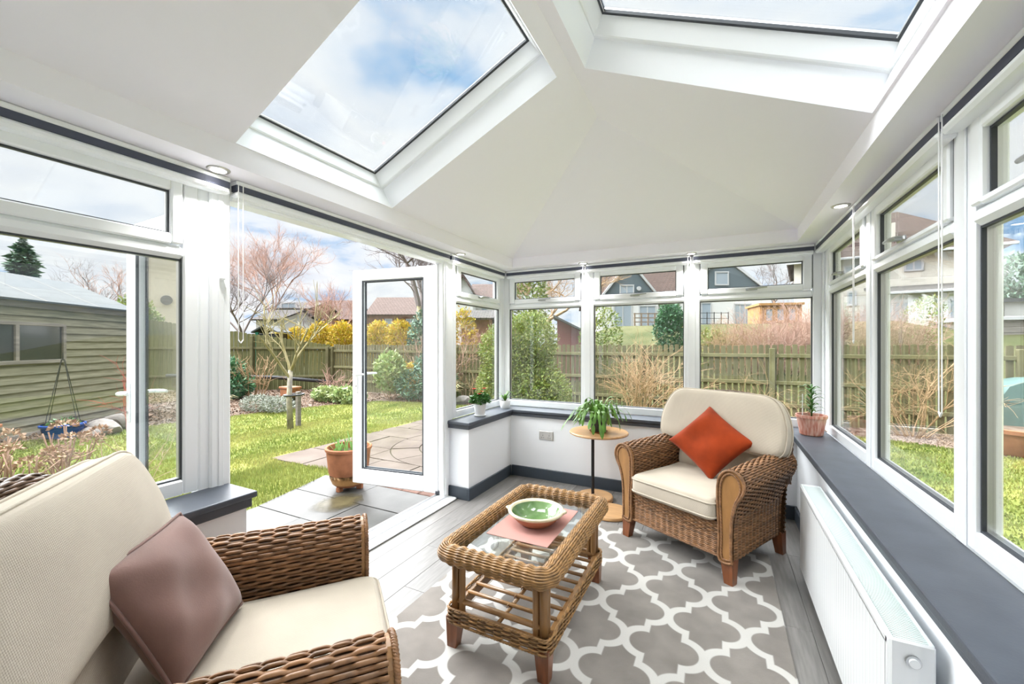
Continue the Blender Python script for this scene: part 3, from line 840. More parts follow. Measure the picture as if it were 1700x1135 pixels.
mlens = bpy.data.materials.new('lamp_lens'); mlens.use_nodes = True
bn = mlens.node_tree.nodes['Principled BSDF']; bn.inputs['Emission Color'].default_value = (1, .97, .92, 1); bn.inputs['Emission Strength'].default_value = 6; bn.inputs['Base Color'].default_value = (.9, .9, .9, 1)
M['lamp_lens'] = mlens
def downlight(x, y, label):
    r = thing('downlight', label, 'downlight', (x, y, ZSOF), group='recessed downlights in the soffit')
    m = MB().lathe([(.030, -.001), (.031, -.007), (.043, -.006), (.046, -.002), (.046, .001), (.030, .001)], 28, cap=False)
    m.build('ring', 'brushed_steel', r, 40.0)
    m = MB().lathe([(.0, -.0045), (.015, -.0055), (.030, -.003), (.030, .0005), (0, .0005)], 24, cap=False); m.build('lens', 'lamp_lens', r, True)
    ld = bpy.data.lights.new('downlight_lamp', 'SPOT'); ld.energy = 12; ld.spot_size = R_(110); ld.spot_blend = .6; ld.shadow_soft_size = .025; ld.color = (1, .98, .95)
    lo = bpy.data.objects.new('downlight_lamp', ld); col.objects.link(lo); lo.parent = r; lo.location = (0, 0, -.012)
downlight(-2.02, 1.055, 'chrome downlight in the soffit over the doorway post nearest the camera')
downlight(-2.02, 3.00, 'chrome downlight over the post between doorway and corner window')
downlight(-1.185, 3.885, 'chrome downlight above the post beside the evergreen window')
downlight(-.215, 3.885, 'chrome downlight above the post behind the armchair')
downlight(.62, 2.93, 'chrome downlight on the radiator side near the pull cord')
downlight(.62, .3, 'chrome downlight in the soffit beside the camera')

r = thing('double_socket', 'brushed steel double wall socket on the low white wall', 'socket', (-1.535, IB, .44))
MB().box(-.075, .075, -.008, 0, -.044, .044, .004).build('face_plate', 'brushed_steel', r)
for sx in (-.034, .034):
    MB().box(sx - .006, sx + .006, -.012, -.008, .018, .034, .002).build('switch', 'brushed_steel', r)
    m = MB(); m.box(sx - .003, sx + .003, -.0086, -.0078, -.004, .006); m.box(sx - .014, sx - .006, -.0086, -.0078, -.024, -.018); m.box(sx + .006, sx + .014, -.0086, -.0078, -.024, -.018)
    m.build('socket_slots', 'gasket', r)

r = thing('radiator', 'long white panel radiator fixed under the side sill', 'radiator', (0, 0, 0))
ry0, ry1, rx0, rx1, rz0, rz1 = 1.455, 2.83, .412, .508, .075, .55
m = MB()
G = []
ys = np.linspace(ry0 + .03, ry1 - .03, 240)
prof = []
for i, yy in enumerate(ys):
    ph = ((yy - ry0) % .0335) / .0335
    prof.append((rx0 - .000 + (0.0008 if ph < .16 else 0), yy))
m.grid([[(x_, y_, z_) for z_ in (rz0 + .02, rz1 - .025)] for x_, y_ in prof])
m.build('front_panel', 'white_enamel', r, fix=False)
m = MB(); m.box(rx0, rx0 + .012, ry0 + .012, ry1 - .012, rz1 - .026, rz1 - .002, .005); m.box(rx0, rx0 + .012, ry0 + .012, ry1 - .012, rz0, rz0 + .022, .005)
m.box(rx0, rx0 + .012, ry0 + .008, ry0 + .032, rz0, rz1 - .002, .005); m.box(rx0, rx0 + .012, ry1 - .032, ry1 - .008, rz0, rz1 - .002, .005)
m.build('front_rim', 'white_enamel', r)
MB().box(rx1 - .02, rx1, ry0 + .03, ry1 - .03, rz0, rz1 - .03).build('back_panel', 'white_enamel', r)
for ya, yb, zc in ((ry0, ry0 + .012, 1), (ry1 - .012, ry1, 0)):
    MB().box(rx0 + .002, rx1, ya, yb, rz0 + .02, rz1 + .004, .005).build('end_panel', 'white_enamel', r)
m = MB()
m.box(rx0 + .004, rx0 + .012, ry0 + .01, ry1 - .01, rz1 - .006, rz1 + .004, .002); m.box(rx1 - .008, rx1, ry0 + .01, ry1 - .01, rz1 - .006, rz1 + .004, .002)
m.box(rx0 + .012, rx1 - .008, ry0 + .01, ry1 - .01, rz1 - .010, rz1 - .006)
nb = 150
for i in range(nb):
    yy = ry0 + .02 + (ry1 - ry0 - .04) * i / (nb - 1)
    m.box(rx0 + .014, rx1 - .010, yy - .0022, yy + .0022, rz1 - .006, rz1 + .0005)
m.build('top_grille', 'grille_white', r)
m = MB(); m.tube([(rx0 + .05, ry0, .505), (rx0 + .05, ry0 - .006, .505)], .0165, 24); m.build('vent_surround', 'handle_grey', r)
m = MB(); m.tube([(rx0 + .05, ry0 - .004, .505), (rx0 + .05, ry0 - .012, .505)], .0115, 20); m.build('vent_plug', 'white_enamel', r)
for yy in (ry0 + .06, ry1 - .06):
    m = MB(); m.tube([(rx0 + .06, yy, 0.0), (rx0 + .06, yy, rz0 + .03)], .0075, 8); m.build('pipe', 'white_enamel', r)
for yy in (1.75, 2.5):
    MB().box(rx1, IR, yy, yy + .03, .2, .5).build('bracket', 'white_enamel', r)

o = MB().box(-1.42, .283, .75, 3.06, 0.0, .012, .005).build('area_rug', 'trellis_rug')
tag(o, 'grey and white trellis patterned rug under the coffee table', 'rug')

# ------------------------------------------------------------------ weaving
def weave(mb, surf, rows, stakes, amp, rn, fill=0.5, sub=4, sides=6, parity=True, pair=1, sharp=0.0):
    """real strands: 'rows' strands along u, going over and under 'stakes' uprights"""
    nu = stakes * sub + 1
    u = np.linspace(0, 1, nu)
    v = (np.arange(rows) + .5) / rows
    U, V = np.meshgrid(u, v)
    e = 1e-3
    P = surf(U, V)
    du = surf(np.clip(U + e, 0, 1), V) - surf(np.clip(U - e, 0, 1), V)
    dv = surf(U, np.clip(V + e, 0, 1)) - surf(U, np.clip(V - e, 0, 1))
    hv = np.linalg.norm(dv, axis=2) / (np.clip(V + e, 0, 1) - np.clip(V - e, 0, 1)) / rows * fill
    n = np.cross(du, dv); n /= np.linalg.norm(n, axis=2)[..., None] + 1e-12
    tv = dv / (np.linalg.norm(dv, axis=2)[..., None] + 1e-12)
    ph = (np.arange(rows) // pair)[:, None] * (pi if parity else 0)
    jit = rng.normal(0, .12, (rows, 1))
    wv = np.cos(pi * stakes * U + ph + jit)
    if sharp: wv = np.tanh(sharp * wv) / math.tanh(sharp)
    d = amp * wv
    C_ = P + n * d[..., None]
    a = np.arange(sides) * 2 * pi / sides + pi / sides
    ring = C_[:, :, None, :] + n[:, :, None, :] * (rn * np.sin(a))[None, None, :, None] + tv[:, :, None, :] * (hv[..., None] * np.cos(a))[..., None]
    vs = ring.reshape(-1, 3)
    idx = np.arange(rows * nu * sides).reshape(rows, nu, sides)
    A = idx[:, :-1, :]; B = idx[:, 1:, :]
    f = np.stack([A, np.roll(A, -1, 2), np.roll(B, -1, 2), B], -1).reshape(-1, 4)
    mb.add(vs, f)
    return mb

def spline(pts, closed=False):
    """Catmull-Rom through pts, arc-length parametrised; returns f(t array)->points"""
    P = np.asarray(pts, float); n = len(P)
    out = []
    rngi = range(n if closed else n - 1)
    for i in rngi:
        p0 = P[(i - 1) % n] if (closed or i > 0) else 2 * P[0] - P[1]
        p1, p2 = P[i], P[(i + 1) % n]
        p3 = P[(i + 2) % n] if (closed or i < n - 2) else 2 * P[-1] - P[-2]
        t = np.linspace(0, 1, 12, endpoint=False)[:, None]
        out.append(.5 * (2 * p1 + (p2 - p0) * t + (2 * p0 - 5 * p1 + 4 * p2 - p3) * t ** 2 + (3 * p1 - p0 - 3 * p2 + p3) * t ** 3))
    Q = np.concatenate(out + [P[:1] if closed else P[-1:]])
    s = np.concatenate([[0], np.cumsum(np.linalg.norm(np.diff(Q, axis=0), axis=1))]); s /= s[-1]
    def f(t):
        t = np.asarray(t, float)
        return np.stack([np.interp(t, s, Q[:, k]) for k in range(Q.shape[1])], -1)
    return f
def tube_surf(path, r, closed=False, turn=0.0, up=(0, 0, 1)):
    """surface around a smooth path; u along it, v around"""
    up = np.array(up, float)
    def f(u, v):
        e = 2e-3
        if closed:
            p = path(u % 1.0); T = path((u + e) % 1.0) - path((u - e) % 1.0)
        else:
            p = path(u); T = path(np.clip(u + e, 0, 1)) - path(np.clip(u - e, 0, 1))
        T /= np.linalg.norm(T, axis=-1)[..., None] + 1e-12
        B = np.cross(T, up); B /= np.linalg.norm(B, axis=-1)[..., None] + 1e-12
        N_ = np.cross(B, T)
        a = 2 * pi * v + turn
        return p + r * (np.cos(a)[..., None] * B + np.sin(a)[..., None] * N_)
    return f
def braid(mb, path, r, n=60, wraps=14, closed=False, up=(0, 0, 1)):
    """a plaited edging: two strands twisting about a path"""
    t = np.linspace(0, 1, n * 2 + 1)
    for k in (0, 1, 2):
        a = 2 * pi * (wraps * t + k / 3)
        sf = tube_surf(path, r * .62, closed, 0, up)
        P = sf(t, a / (2 * pi))
        mb.tube(P, r * .62, 5)

# ------------------------------------------------------------------ cushions
def boxed_cushion(outline, e, bulge, n_in=9, wob=0.0, seed=0, back_bulge=None):
    """rounded upholstery block: outline in (a,b), half thickness e, crown 'bulge' on the front"""
    O = np.asarray(outline, float); c = O.mean(0)
    r_ = np.random.default_rng(seed)
    ph = r_.uniform(0, 6.28, 12); fr = r_.uniform(6, 20, 12)
    bb = bulge if back_bulge is None else back_bulge
    prof = [(s, e + bulge * (1 - s ** 2.4)) for s in np.linspace(0.02, .93, n_in)]
    prof += [(.965, e - .003), (.988, e - .014), (1.0, e - .034), (1.0, 0), (1.0, -e + .034), (.988, -e + .014), (.965, -e + .003)]
    prof += [(s, -e - bb * (1 - s ** 2.4)) for s in np.linspace(.93, .02, n_in)]
    rows = []
    for s, h in prof:
        p = c + (O - c) * s
        w_ = 0
        if wob:
            for k in range(0, 12, 2):
                w_ = w_ + np.sin(fr[k] * p[:, 0] + ph[k]) * np.sin(fr[k + 1] * p[:, 1] + ph[k + 1])
            w_ = w_ * wob / 3 * (1 if h > 0 else .3)
        rows.append(np.column_stack([p, np.full(len(p), h) + w_]))
    G = np.array(rows)
    mb = MB().grid(G, cv=True)
    k = len(prof); m = len(O)
    mb.add(G[0], [tuple(range(m))]); mb.add(G[-1], [tuple(range(m))[::-1]])
    return mb
def superpath(pts, rad, n=7):
    """polygon with rounded corners"""
    P = [np.array(p, float) for p in pts]; out = []
    if isinstance(rad, (int, float)): rad = [rad] * len(P)
    for i, p in enumerate(P):
        a = P[i - 1] - p; b = P[(i + 1) % len(P)] - p
        la, lb = np.linalg.norm(a), np.linalg.norm(b)
        r = min(rad[i], la * .48, lb * .48)
        A, B = p + a / la * r, p + b / lb * r
        for t in np.linspace(0, 1, n):
            out.append((1 - t) ** 2 * A + 2 * t * (1 - t) * p + t * t * B)
    # densify straight runs
    res = []
    for i in range(len(out)):
        a, b = out[i], out[(i + 1) % len(out)]
        L_ = np.linalg.norm(b - a); k = max(1, int(L_ / .035))
        for j in range(k): res.append(a + (b - a) * j / k)
    return np.array(res)
def place_plane(mb, origin, ax, ay, an):
    A = Matrix.Identity(4)
    for i in range(3):
        A[i][0], A[i][1], A[i][2], A[i][3] = ax[i], ay[i], an[i], origin[i]
    return mb.xf(A)
def smooth_fix(o, ang=50.0):
    o.data.shade_smooth()
    return o

# ------------------------------------------------------------------ wicker armchair
def make_chair(label, loc, rz, deep=0.0):
    r = thing('wicker_armchair', label, 'armchair', loc, rz, 'wicker armchairs')
    # wooden feet
    for sx in (-1, 1):
        for sy, yy in ((-1, -.315), (1, .30 + deep)):
            t = .034; b = .023; x = sx * .345; ox = sx * .012; oy = sy * .010
            MB().add([(x - t, yy - t, .145), (x + t, yy - t, .145), (x + t, yy + t, .145), (x - t, yy + t, .145),
                      (x + ox - b, yy + oy - b, 0), (x + ox + b, yy + oy - b, 0), (x + ox + b, yy + oy + b, 0), (x + ox - b, yy + oy + b, 0)],
                     [(0, 1, 2, 3), (4, 7, 6, 5), (0, 4, 5, 1), (1, 5, 6, 2), (2, 6, 7, 3), (3, 7, 4, 0)]).build('foot', 'red_wood', r)
    # seat base
    base = MB().box(-.335, .335, -.318, .30 + deep, .145, .335).build('seat_base', 'cane_lining', r)
    def front(u, v): return np.stack([-.315 + .63 * u, -.335 - .006 * np.sin(pi * u), .150 + .185 * v], -1)
    def front_lo(u, v): return front(u, v * .60)
    def front_hi(u, v): return front(u, .60 + v * .40)
    m = MB(); weave(m, front_lo, 10, 30, .0035, .0035, .52, 4, 6, parity=False); weave(m, front_hi, 7, 26, .0038, .004, .52)
    m.build('front_weave', 'wicker', base, True, fix=False, kind='stuff')
    m = MB()
    braid(m, spline([(-.315, -.342, .148), (0, -.348, .148), (.315, -.342, .148)]), .006, 60, 16)
    braid(m, spline([(-.315, -.342, .335), (0, -.348, .335), (.315, -.342, .335)]), .006, 60, 16)
    m.build('front_braid', 'wicker', base, True, fix=False)
    # arms
    prof = [(.372, .135), (.372, .26), (.378, .38), (.400, .47), (.432, .53), (.444, .575), (.430, .620), (.392, .648), (.346, .642), (.310, .605), (.297, .545), (.297, .45), (.303, .34)]
    ps = spline(prof)
    for sx in (-1, 1):
        def arm(u, v, sx=sx):
            p = ps(v)
            z = p[..., 1] + .012 * u * np.clip((p[..., 1] - .4) / .25, 0, 1)
            return np.stack([sx * (p[..., 0] - .010 * u), -.332 + (.66 + deep) * u, z], -1)
        t = np.linspace(0, 1, 30)
        q = ps(t); cx_ = np.array([.36, .45])
        ins = [(sx * (a + (.008 if a < .35 else -.008)), b - .006) for a, b in q] + [(sx * .31, .15), (sx * .36, .145)]
        ao = MB().prism(ins, -.325, .32 + deep).build('arm', 'cane_lining', r)
        m = MB()
        fl_ = (lambda u, v: arm(u, .26 + v * .74)) if sx > 0 else (lambda u, v: arm(1 - u, .26 + v * .74))
        lo_ = (lambda u, v: arm(u, v * .26)) if sx > 0 else (lambda u, v: arm(1 - u, v * .26))
        weave(m, fl_, 54, 17, .0040, .0036, .48, 8, 6, sharp=2.2)
        weave(m, lo_, 15, 30, .0035, .0038, .52, 4, 6, parity=False)
        m.build('arm_weave', 'wicker', ao, True, fix=False, kind='stuff')
        rear = spline([(sx * (a - .010), .328 + deep, b + .012 * min(1, max(0, (b - .4) / .25))) for a, b in prof])
        m = MB(); braid(m, rear, .010, 60, 24, False, (0, 1, 0)); m.build('rear_braid', 'wicker', ao, True, fix=False)
        # smooth leather-like face with plaited edge
        fp = [(a, b) for a, b in ps(np.linspace(0, 1, 40))]
        fp = fp + [(.305, .25), (.308, .135)]
        face = MB().prism([(sx * a, b) for a, b in fp], -.350, -.330).build('arm_face', 'tan_leather', r)
        edge = [(sx * a, -.350, b) for a, b in fp]
        m = MB(); sp_ = spline(edge, True); braid(m, sp_, .0075, 150, 62, True, (0, 1, 0))
        inner = [(sx * (.365 + (a - .365) * .74), -.352, .395 + (b - .395) * .93) for a, b in fp]
        m2 = spline(inner, True); braid(m, m2, .0055, 130, 60, True, (0, 1, 0))
        m.build('edge_braid', 'wicker', face, True, fix=False)
    # back shell
    def halfw(z):
        z = np.asarray(z, float)
        k = np.clip((z - .60) / .375, 0, .9999)
        return .385 * (1 - k ** 2.8) ** (1 / 2.8)
    def backy(x, z): return .315 + deep + .10 * np.clip((z - .13) / .84, 0, 1) ** 1.25 - .05 * (x / .42) ** 2
    zs = np.concatenate([np.linspace(.14, .60, 8), .60 + .374 * np.sin(np.linspace(0.06, pi / 2, 16))])
    G = []
    for z in zs:
        w_ = float(halfw(z)); xs = np.linspace(-w_, w_, 15)
        G.append([(x, float(backy(x, z)), z) for x in xs])
    bo = MB().grid(G)
    bo.grid([[(x, y + .018, z) for x, y, z in row] for row in G])
    sh = bo.build('back_shell', 'cane_lining', r, True)
    def bs(u, v):
        z = .14 + .82 * v
        w_ = halfw(z); x = (u * 2 - 1) * w_
        return np.stack([-x, backy(x, z) + .024, z], -1)
    m = MB(); weave(m, bs, 56, 22, .0045, .0045, .5, 4, 6); m.build('back_weave', 'wicker_dark', sh, True, fix=False, kind='stuff')
    rimp = []
    for z in np.linspace(.46, .60, 3): rimp.append((.388, float(backy(.388, z)), z))
    for a in np.linspace(0.15, pi - .15, 15):
        ca, sa = cos(a), sin(a)
        x = .392 * math.copysign(abs(ca) ** (2 / 2.8), ca); z = .605 + .375 * abs(sa) ** (2 / 2.8)
        rimp.append((x, float(backy(x, z)), z))
    for z in np.linspace(.60, .46, 3): rimp.append((-.388, float(backy(.388, z)), z))
    rs = spline(rimp)
    m = MB(); m.tube(rs(np.linspace(0, 1, 50)), .021, 8); ro_ = m.build('back_rim', 'cane_lining', r, True)
    m = MB(); weave(m, tube_surf(rs, .026, False, 0, (0, 1, 0)), 17, 44, .0036, .0036, .55, 4, 6); m.build('rim_weave', 'wicker_dark', ro_, True, fix=False, kind='stuff')
    # seat cushion (a plan outline, thick along z)
    out = superpath([(-.288, -.385), (.288, -.385), (.288, .20 + deep), (-.288, .20 + deep)], [.05, .05, .03, .03])
    m = boxed_cushion(out, .060, .022, wob=.004, seed=3)
    m.xf(Matrix.Translation((0, 0, .402)))
    sc_o = m.build('seat_cushion', 'linen', r, True)
    def piping(parent, outline, h, fn, mname='linen'):
        for hh in (h, -h):
            pts = [fn(a, b, hh) for a, b in outline]
            MB().tube(pts, .0048, 6, closed=True).build('piping', mname, parent, True)
    piping(sc_o, out * np.array([1.004, 1.004]) + np.array([0, .0]), .040, lambda a, b, h: (a, b, .402 + h))
    # lower and upper back cushions, leaning back 14 degrees
    def lean(origin, ang):
        ca, sa = cos(ang), sin(ang)
        return origin, (1, 0, 0), (0, sa, ca), (0, -ca, sa)
    out = superpath([(-.285, -.12), (.285, -.12), (.285, .12), (-.285, .12)], .06)
    m = boxed_cushion(out, .055, .02, wob=.003, seed=5); place_plane(m, *lean((0, .225 + deep, .555), R_(12)))
    m.build('lumbar_cushion', 'linen_dark', r, True)
    out = superpath([(-.43, -.19), (.43, -.19), (.445, .0), (.36, .195), (-.36, .195), (-.445, .0)], [.07, .07, .16, .17, .17, .16])
    pl = lean((0, .245 + deep, .815), R_(14))
    m = boxed_cushion(out, .062, .030, wob=.006, seed=8); place_plane(m, *pl)
    bc = m.build('back_cushion', 'linen', r, True)
    og, ax, ay, an = [np.array(q) for q in pl]
    piping(bc, out * 1.004, .040, lambda a, b, h: tuple(og + ax * a + ay * b + an * h))
    return r
far_chair = make_chair('wicker armchair in the far corner with an orange cushion on it', (-.104, 3.048, .0), R_(-28.1))
make_chair('wicker armchair beside the camera, cut off by the frame, with a mauve cushion on it', (-1.21, .71, .0), R_(141.4), .13)

def scatter_cushion(name, label, center, X, Y, L, T, m, pipe=False, seed=1, pinch=.07):
    n = 34
    r_ = np.random.default_rng(seed)
    u = np.linspace(-1, 1, n); U, V = np.meshgrid(u, u, indexing='ij')
    ease = lambda q: np.sign(q) * np.abs(q) ** .92
    x = L / 2 * ease(U) * (1 - pinch * (1 - V ** 2)); y = L / 2 * ease(V) * (1 - pinch * (1 - U ** 2))
    h = T / 2 * np.clip((1 - U ** 4), 0, 1) ** .55 * np.clip((1 - V ** 4), 0, 1) ** .55
    wr = 0
    for k in range(9):
        a, b = r_.uniform(-7, 7, 2); wr = wr + np.sin(a * U + b * V + r_.uniform(0, 6)) * .0018
    wr = wr * np.clip((1 - U ** 2) * (1 - V ** 2) * 3, 0, 1)
    mb = MB()
    mb.grid(np.stack([x, y, h + wr], -1)); mb.grid(np.stack([x, y, -h + wr * .5], -1))
    X = np.array(X, float); X /= np.linalg.norm(X); Y = np.array(Y, float); Y -= X * (X @ Y); Y /= np.linalg.norm(Y)
    N_ = np.cross(X, Y); c = np.array(center, float)
    place_plane(mb, (0, 0, 0), X, Y, N_)
    o = mb.build(name, m, None, True)
    bm = bmesh.new(); bm.from_mesh(o.data); bmesh.ops.remove_doubles(bm, verts=bm.verts, dist=1e-5); bmesh.ops.recalc_face_normals(bm, faces=bm.faces); bm.to_mesh(o.data); bm.free()
    o.data.shade_smooth()
    o.location = center
    tag(o, label, 'cushion')
    if pipe:
        ed = [(x[i, 0], y[i, 0]) for i in range(n)] + [(x[-1, j], y[-1, j]) for j in range(1, n)] + [(x[i, -1], y[i, -1]) for i in range(n - 2, -1, -1)] + [(x[0, j], y[0, j]) for j in range(n - 2, 0, -1)]
        pts = [tuple(X * a * 1.01 + Y * b * 1.01) for a, b in ed]
        MB().tube(pts, .0052, 6, closed=True).build('piping', m, o, True)
    return o
scatter_cushion('scatter_cushion', 'burnt orange velvet cushion standing on one corner on the far armchair', (-.052, 3.075, .692), (.717, -.446, -.536), (.691, .353, .631), .38, .13, 'orange_velvet', seed=4)
scatter_cushion('scatter_cushion', 'mauve velvet cushion with piped edge on the armchair beside the camera', (-1.378, .614, .641), (.379, .318, -.869), (-.618, .786, .018), .36, .13, 'mauve_velvet', True, seed=9, pinch=.05)

# ------------------------------------------------------------------ coffee table
t = thing('coffee_table', 'wicker coffee table with glass top and slatted shelf on the rug', 'coffee table', (-.8375, 1.9, .012))
ZR = .425
rect = superpath([(-.245, -.43), (.245, -.43), (.245, .43), (-.245, .43)], .055, 6)
path = spline([(a, b, ZR) for a, b in rect[::2]], True)
m = MB(); m.tube(path(np.linspace(0, 1, 90, endpoint=False)), .033, 8, closed=True)
rim = m.build('top_rim', 'cane_lining', t, True)
m = MB(); weave(m, tube_surf(path, .038, True), 24, 116, .0030, .0036, .50, 4, 6, parity=False)
m.build('rim_weave', 'wicker_gold', rim, True, fix=False, kind='stuff')
m = MB(); m.box(-.222, .222, -.405, .405, .417, .423); m.build('glass_top', 'table_glass', t)
m = MB()
for bx in ((-.215, .215, -.408, -.392), (-.215, .215, .392, .408), (-.225, -.205, -.40, .40), (.205, .225, -.40, .40)):
    m.box(*bx, .400, .4165, .004)
m.build('glass_ledge', 'cane', t)
for sx in (-1, 1):
    for sy in (-1, 1):
        X0, Y0 = sx * .212, sy * .378
        lg = MB().tube([(X0, Y0, .13), (X0, Y0, .41)], .0185, 10).build('leg', 'cane', t, True)
        for dx_, dy_ in ((-sx * .034, 0), (0, -sy * .034)):
            pth = spline([(X0 + dx_, Y0 + dy_, .13), (X0 + dx_, Y0 + dy_, .30), (X0 + dx_ * 1.08, Y0 + dy_ * 1.08, .345), (X0 + dx_ * 1.7, Y0 + dy_ * 1.7, .378), (X0 + dx_ * 2.9, Y0 + dy_ * 2.9, .393)])
            MB().tube(pth(np.linspace(0, 1, 18)), .0150, 8).build('brace', 'cane', t, True)
        MB().add([(X0 - .032, Y0 - .032, .135), (X0 + .032, Y0 - .032, .135), (X0 + .032, Y0 + .032, .135), (X0 - .032, Y0 + .032, .135),
                  (X0 + sx * .006 - .022, Y0 + sy * .006 - .022, 0), (X0 + sx * .006 + .022, Y0 + sy * .006 - .022, 0), (X0 + sx * .006 + .022, Y0 + sy * .006 + .022, 0), (X0 + sx * .006 - .022, Y0 + sy * .006 + .022, 0)],
                 [(0, 1, 2, 3), (4, 7, 6, 5), (0, 4, 5, 1), (1, 5, 6, 2), (2, 6, 7, 3), (3, 7, 4, 0)]).build('foot', 'red_wood', t)
m = MB()
for bx in ((-.238, .238, -.405, -.378), (-.238, .238, .378, .405), (-.238, -.212, -.405, .405), (.212, .238, -.405, .405)):
    m.box(*bx, .118, .165, .004)
fr = m.build('shelf_frame', 'cane', t)
rect2 = superpath([(-.243, -.410), (.243, -.410), (.243, .410), (-.243, .410)], .03, 5)
p2 = spline([(a, b, 0) for a, b in rect2[::2]], True)
def band(u, v):
    p = p2(u % 1.0)
    return np.stack([p[..., 0], p[..., 1], .112 + .060 * v], -1)
m = MB(); weave(m, band, 7, 64, .0046, .0042, .5, 6, 6, sharp=2)
for z_ in (.112, .172): braid(m, spline([(a, b, z_) for a, b in rect2[::3]], True), .0055, 130, 60, True)
m.build('shelf_weave', 'wicker_gold', fr, True, fix=False, kind='stuff')
for i in range(10):
    y = -.335 + .67 * i / 9
    MB().tube([(-.22, y, .168), (.22, y, .168)], .0088, 8).build('slat', 'cane', t, True)
MB().tube([(0, -.385, .152), (0, .385, .152)], .0085, 8).build('centre_rod', 'cane', t, True)
m = MB()
for i in range(10):
    y = -.335 + .67 * i / 9
    m.tube([(-.011, y - .010, .158), (-.006, y - .012, .172), (.006, y + .012, .172), (.011, y + .010, .158)], .003, 5)
m.build('bindings', 'wicker_gold', t, True, kind='stuff')
for sy in (-1, 1):
    MB().tube([(-.21, sy * .378, .20), (.21, sy * .378, .20)], .0125, 8).build('cross_rail', 'cane', t, True)

o = MB().box(-.158, .158, -.225, .225, 0, .003, .001).build('placemat', 'pink_felt'); o.location = (-.845, 1.935, .4355)
tag(o, 'pale pink placemat on the glass coffee table', 'placemat')

r = thing('bowl', 'green glazed terracotta bowl on the pink placemat', 'bowl', (-.835, 1.925, .4388))
MB().lathe([(.075, 0), (.08, .002), (.10, .018), (.122, .04), (.134, .058)], 48, cap=False).build('clay_body', 'bowl_clay', r, 40.0)
MB().lathe([(0, .010), (.05, .0105), (.074, .013), (.09, .022), (.108, .040), (.122, .062)], 48, cap=False).build('glazed_inside', 'green_glaze', r, True)
MB().lathe([(.132, .052), (.141, .058), (.144, .066), (.138, .072), (.127, .069), (.120, .058)], 48, cap=False).build('rim', 'cream_glaze', r, True)
for a in (.25, 3.39):
    MB().tube([(.138 * cos(a - .16), .138 * sin(a - .16), .064), (.152 * cos(a), .152 * sin(a), .066), (.138 * cos(a + .16), .138 * sin(a + .16), .064)], .007, 6).build('lug', 'cream_glaze', r, True)

# ------------------------------------------------------------------ side table and plants
r = thing('side_table', 'round beech side table on a black pole between table and armchair', 'side table', (-.925, 3.49, 0))
MB().lathe([(0, .578), (.238, .578), (.248, .584), (.250, .592), (.244, .600), (0, .600)], 64).build('table_top', 'beech', r, 40.0)
MB().tube([(-.055, .01, .04), (-.055, .01, .58)], .0135, 16).build('pole', 'black_metal', r, 40.0)
MB().lathe([(0, .560), (.045, .560), (.045, .578), (0, .578)], 24, (-.055, .01)).build('top_plate', 'black_metal', r, 40.0)
MB().lathe([(0, .0), (.148, .0), (.154, .008), (.152, .036), (.146, .042), (0, .042)], 56, (-.035, .01)).build('base_disc', 'beech', r, 40.0)
MB().lathe([(0, .0), (.158, .0), (.164, .006), (.162, .020), (.157, .025), (0, .025)], 56, (.150, -.222)).build('base_disc', 'beech', r, 40.0)

def leaf_strip(pts, wid, nrm, seg=None):
    """a flat strip along a path with pinched joints if seg is given"""
    P = np.array(pts, float); n = len(P)
    T = np.gradient(P, axis=0); T /= np.linalg.norm(T, axis=1)[:, None] + 1e-9
    B = np.cross(T, nrm); B /= np.linalg.norm(B, axis=1)[:, None] + 1e-9
    N_ = np.cross(B, T)
    t = np.linspace(0, 1, n)
    if seg:
        w_ = wid * (.28 + .72 * np.abs(np.sin(pi * t * seg)) ** .7)
    else:
        w_ = wid * np.sin(pi * np.clip(t * .93 + .05, 0, 1)) ** .7
    G = np.stack([P - B * w_[:, None], P + N_ * w_[:, None] * .22, P + B * w_[:, None]], 1)
    return G

def pot_thing(name, label, loc, prof, m, soil_r, soil_z, cat='plant pot', saucer=None):
    r = thing(name, label, cat, loc)
    MB().lathe(prof, 40).build('pot', m, r, 35.0)
    MB().lathe([(0, soil_z + .003), (soil_r * .6, soil_z + .004), (soil_r, soil_z)], 24, cap=False).build('soil', 'pot_soil', r, True)
    if saucer: MB().lathe([(0, 0), (saucer, 0), (saucer + .006, .010), (saucer, .010), (0, .004)], 32).build('saucer', m, r, 35.0)
    return r
r = pot_thing('potted_cactus', 'christmas cactus with drooping green stems in a black pot on the side table', (-.92, 3.46, .600),
              [(0, 0), (.056, 0), (.060, .008), (.074, .105), (.078, .105), (.078, .118), (.070, .118), (.066, .10)], 'black_plastic', .066, .10, 'potted plant')
MB().lathe([(0, .0), (.066, 0), (.078, .012), (.074, .012), (.062, .004), (0, .004)], 36).build('saucer', 'terracotta', r, 35.0)
rs_ = np.random.default_rng(21)
for k in range(60):
    a = 2 * pi * k / 46 * 3.0 + rs_.uniform(-.25, .25)
    lay = k / 60
    reach = rs_.uniform(.16, .31) * (.60 + .40 * lay); up = rs_.uniform(.08, .15) * (1.25 - .40 * lay)
    drop = rs_.uniform(.0, .11) * lay
    pts = []
    for s in np.linspace(0, 1, 26):
        rr = .02 + reach * (s ** .85) + .012 * sin(s * 9 + k)
        z = .105 + up * sin(pi * min(1, s * .95)) * 1.05 - drop * s ** 2.2 * 1.25
        aa = a + .25 * s * sin(k * 2.1)
        pts.append((rr * cos(aa), rr * sin(aa), max(z, .014 - (.0 if rr < .22 else .12))))
    G = leaf_strip(pts, .0125 + .003 * rs_.random(), (0, 0, 1), 5)
    MB().grid(G).build('stem', 'cactus_green', r, True, fix=False)

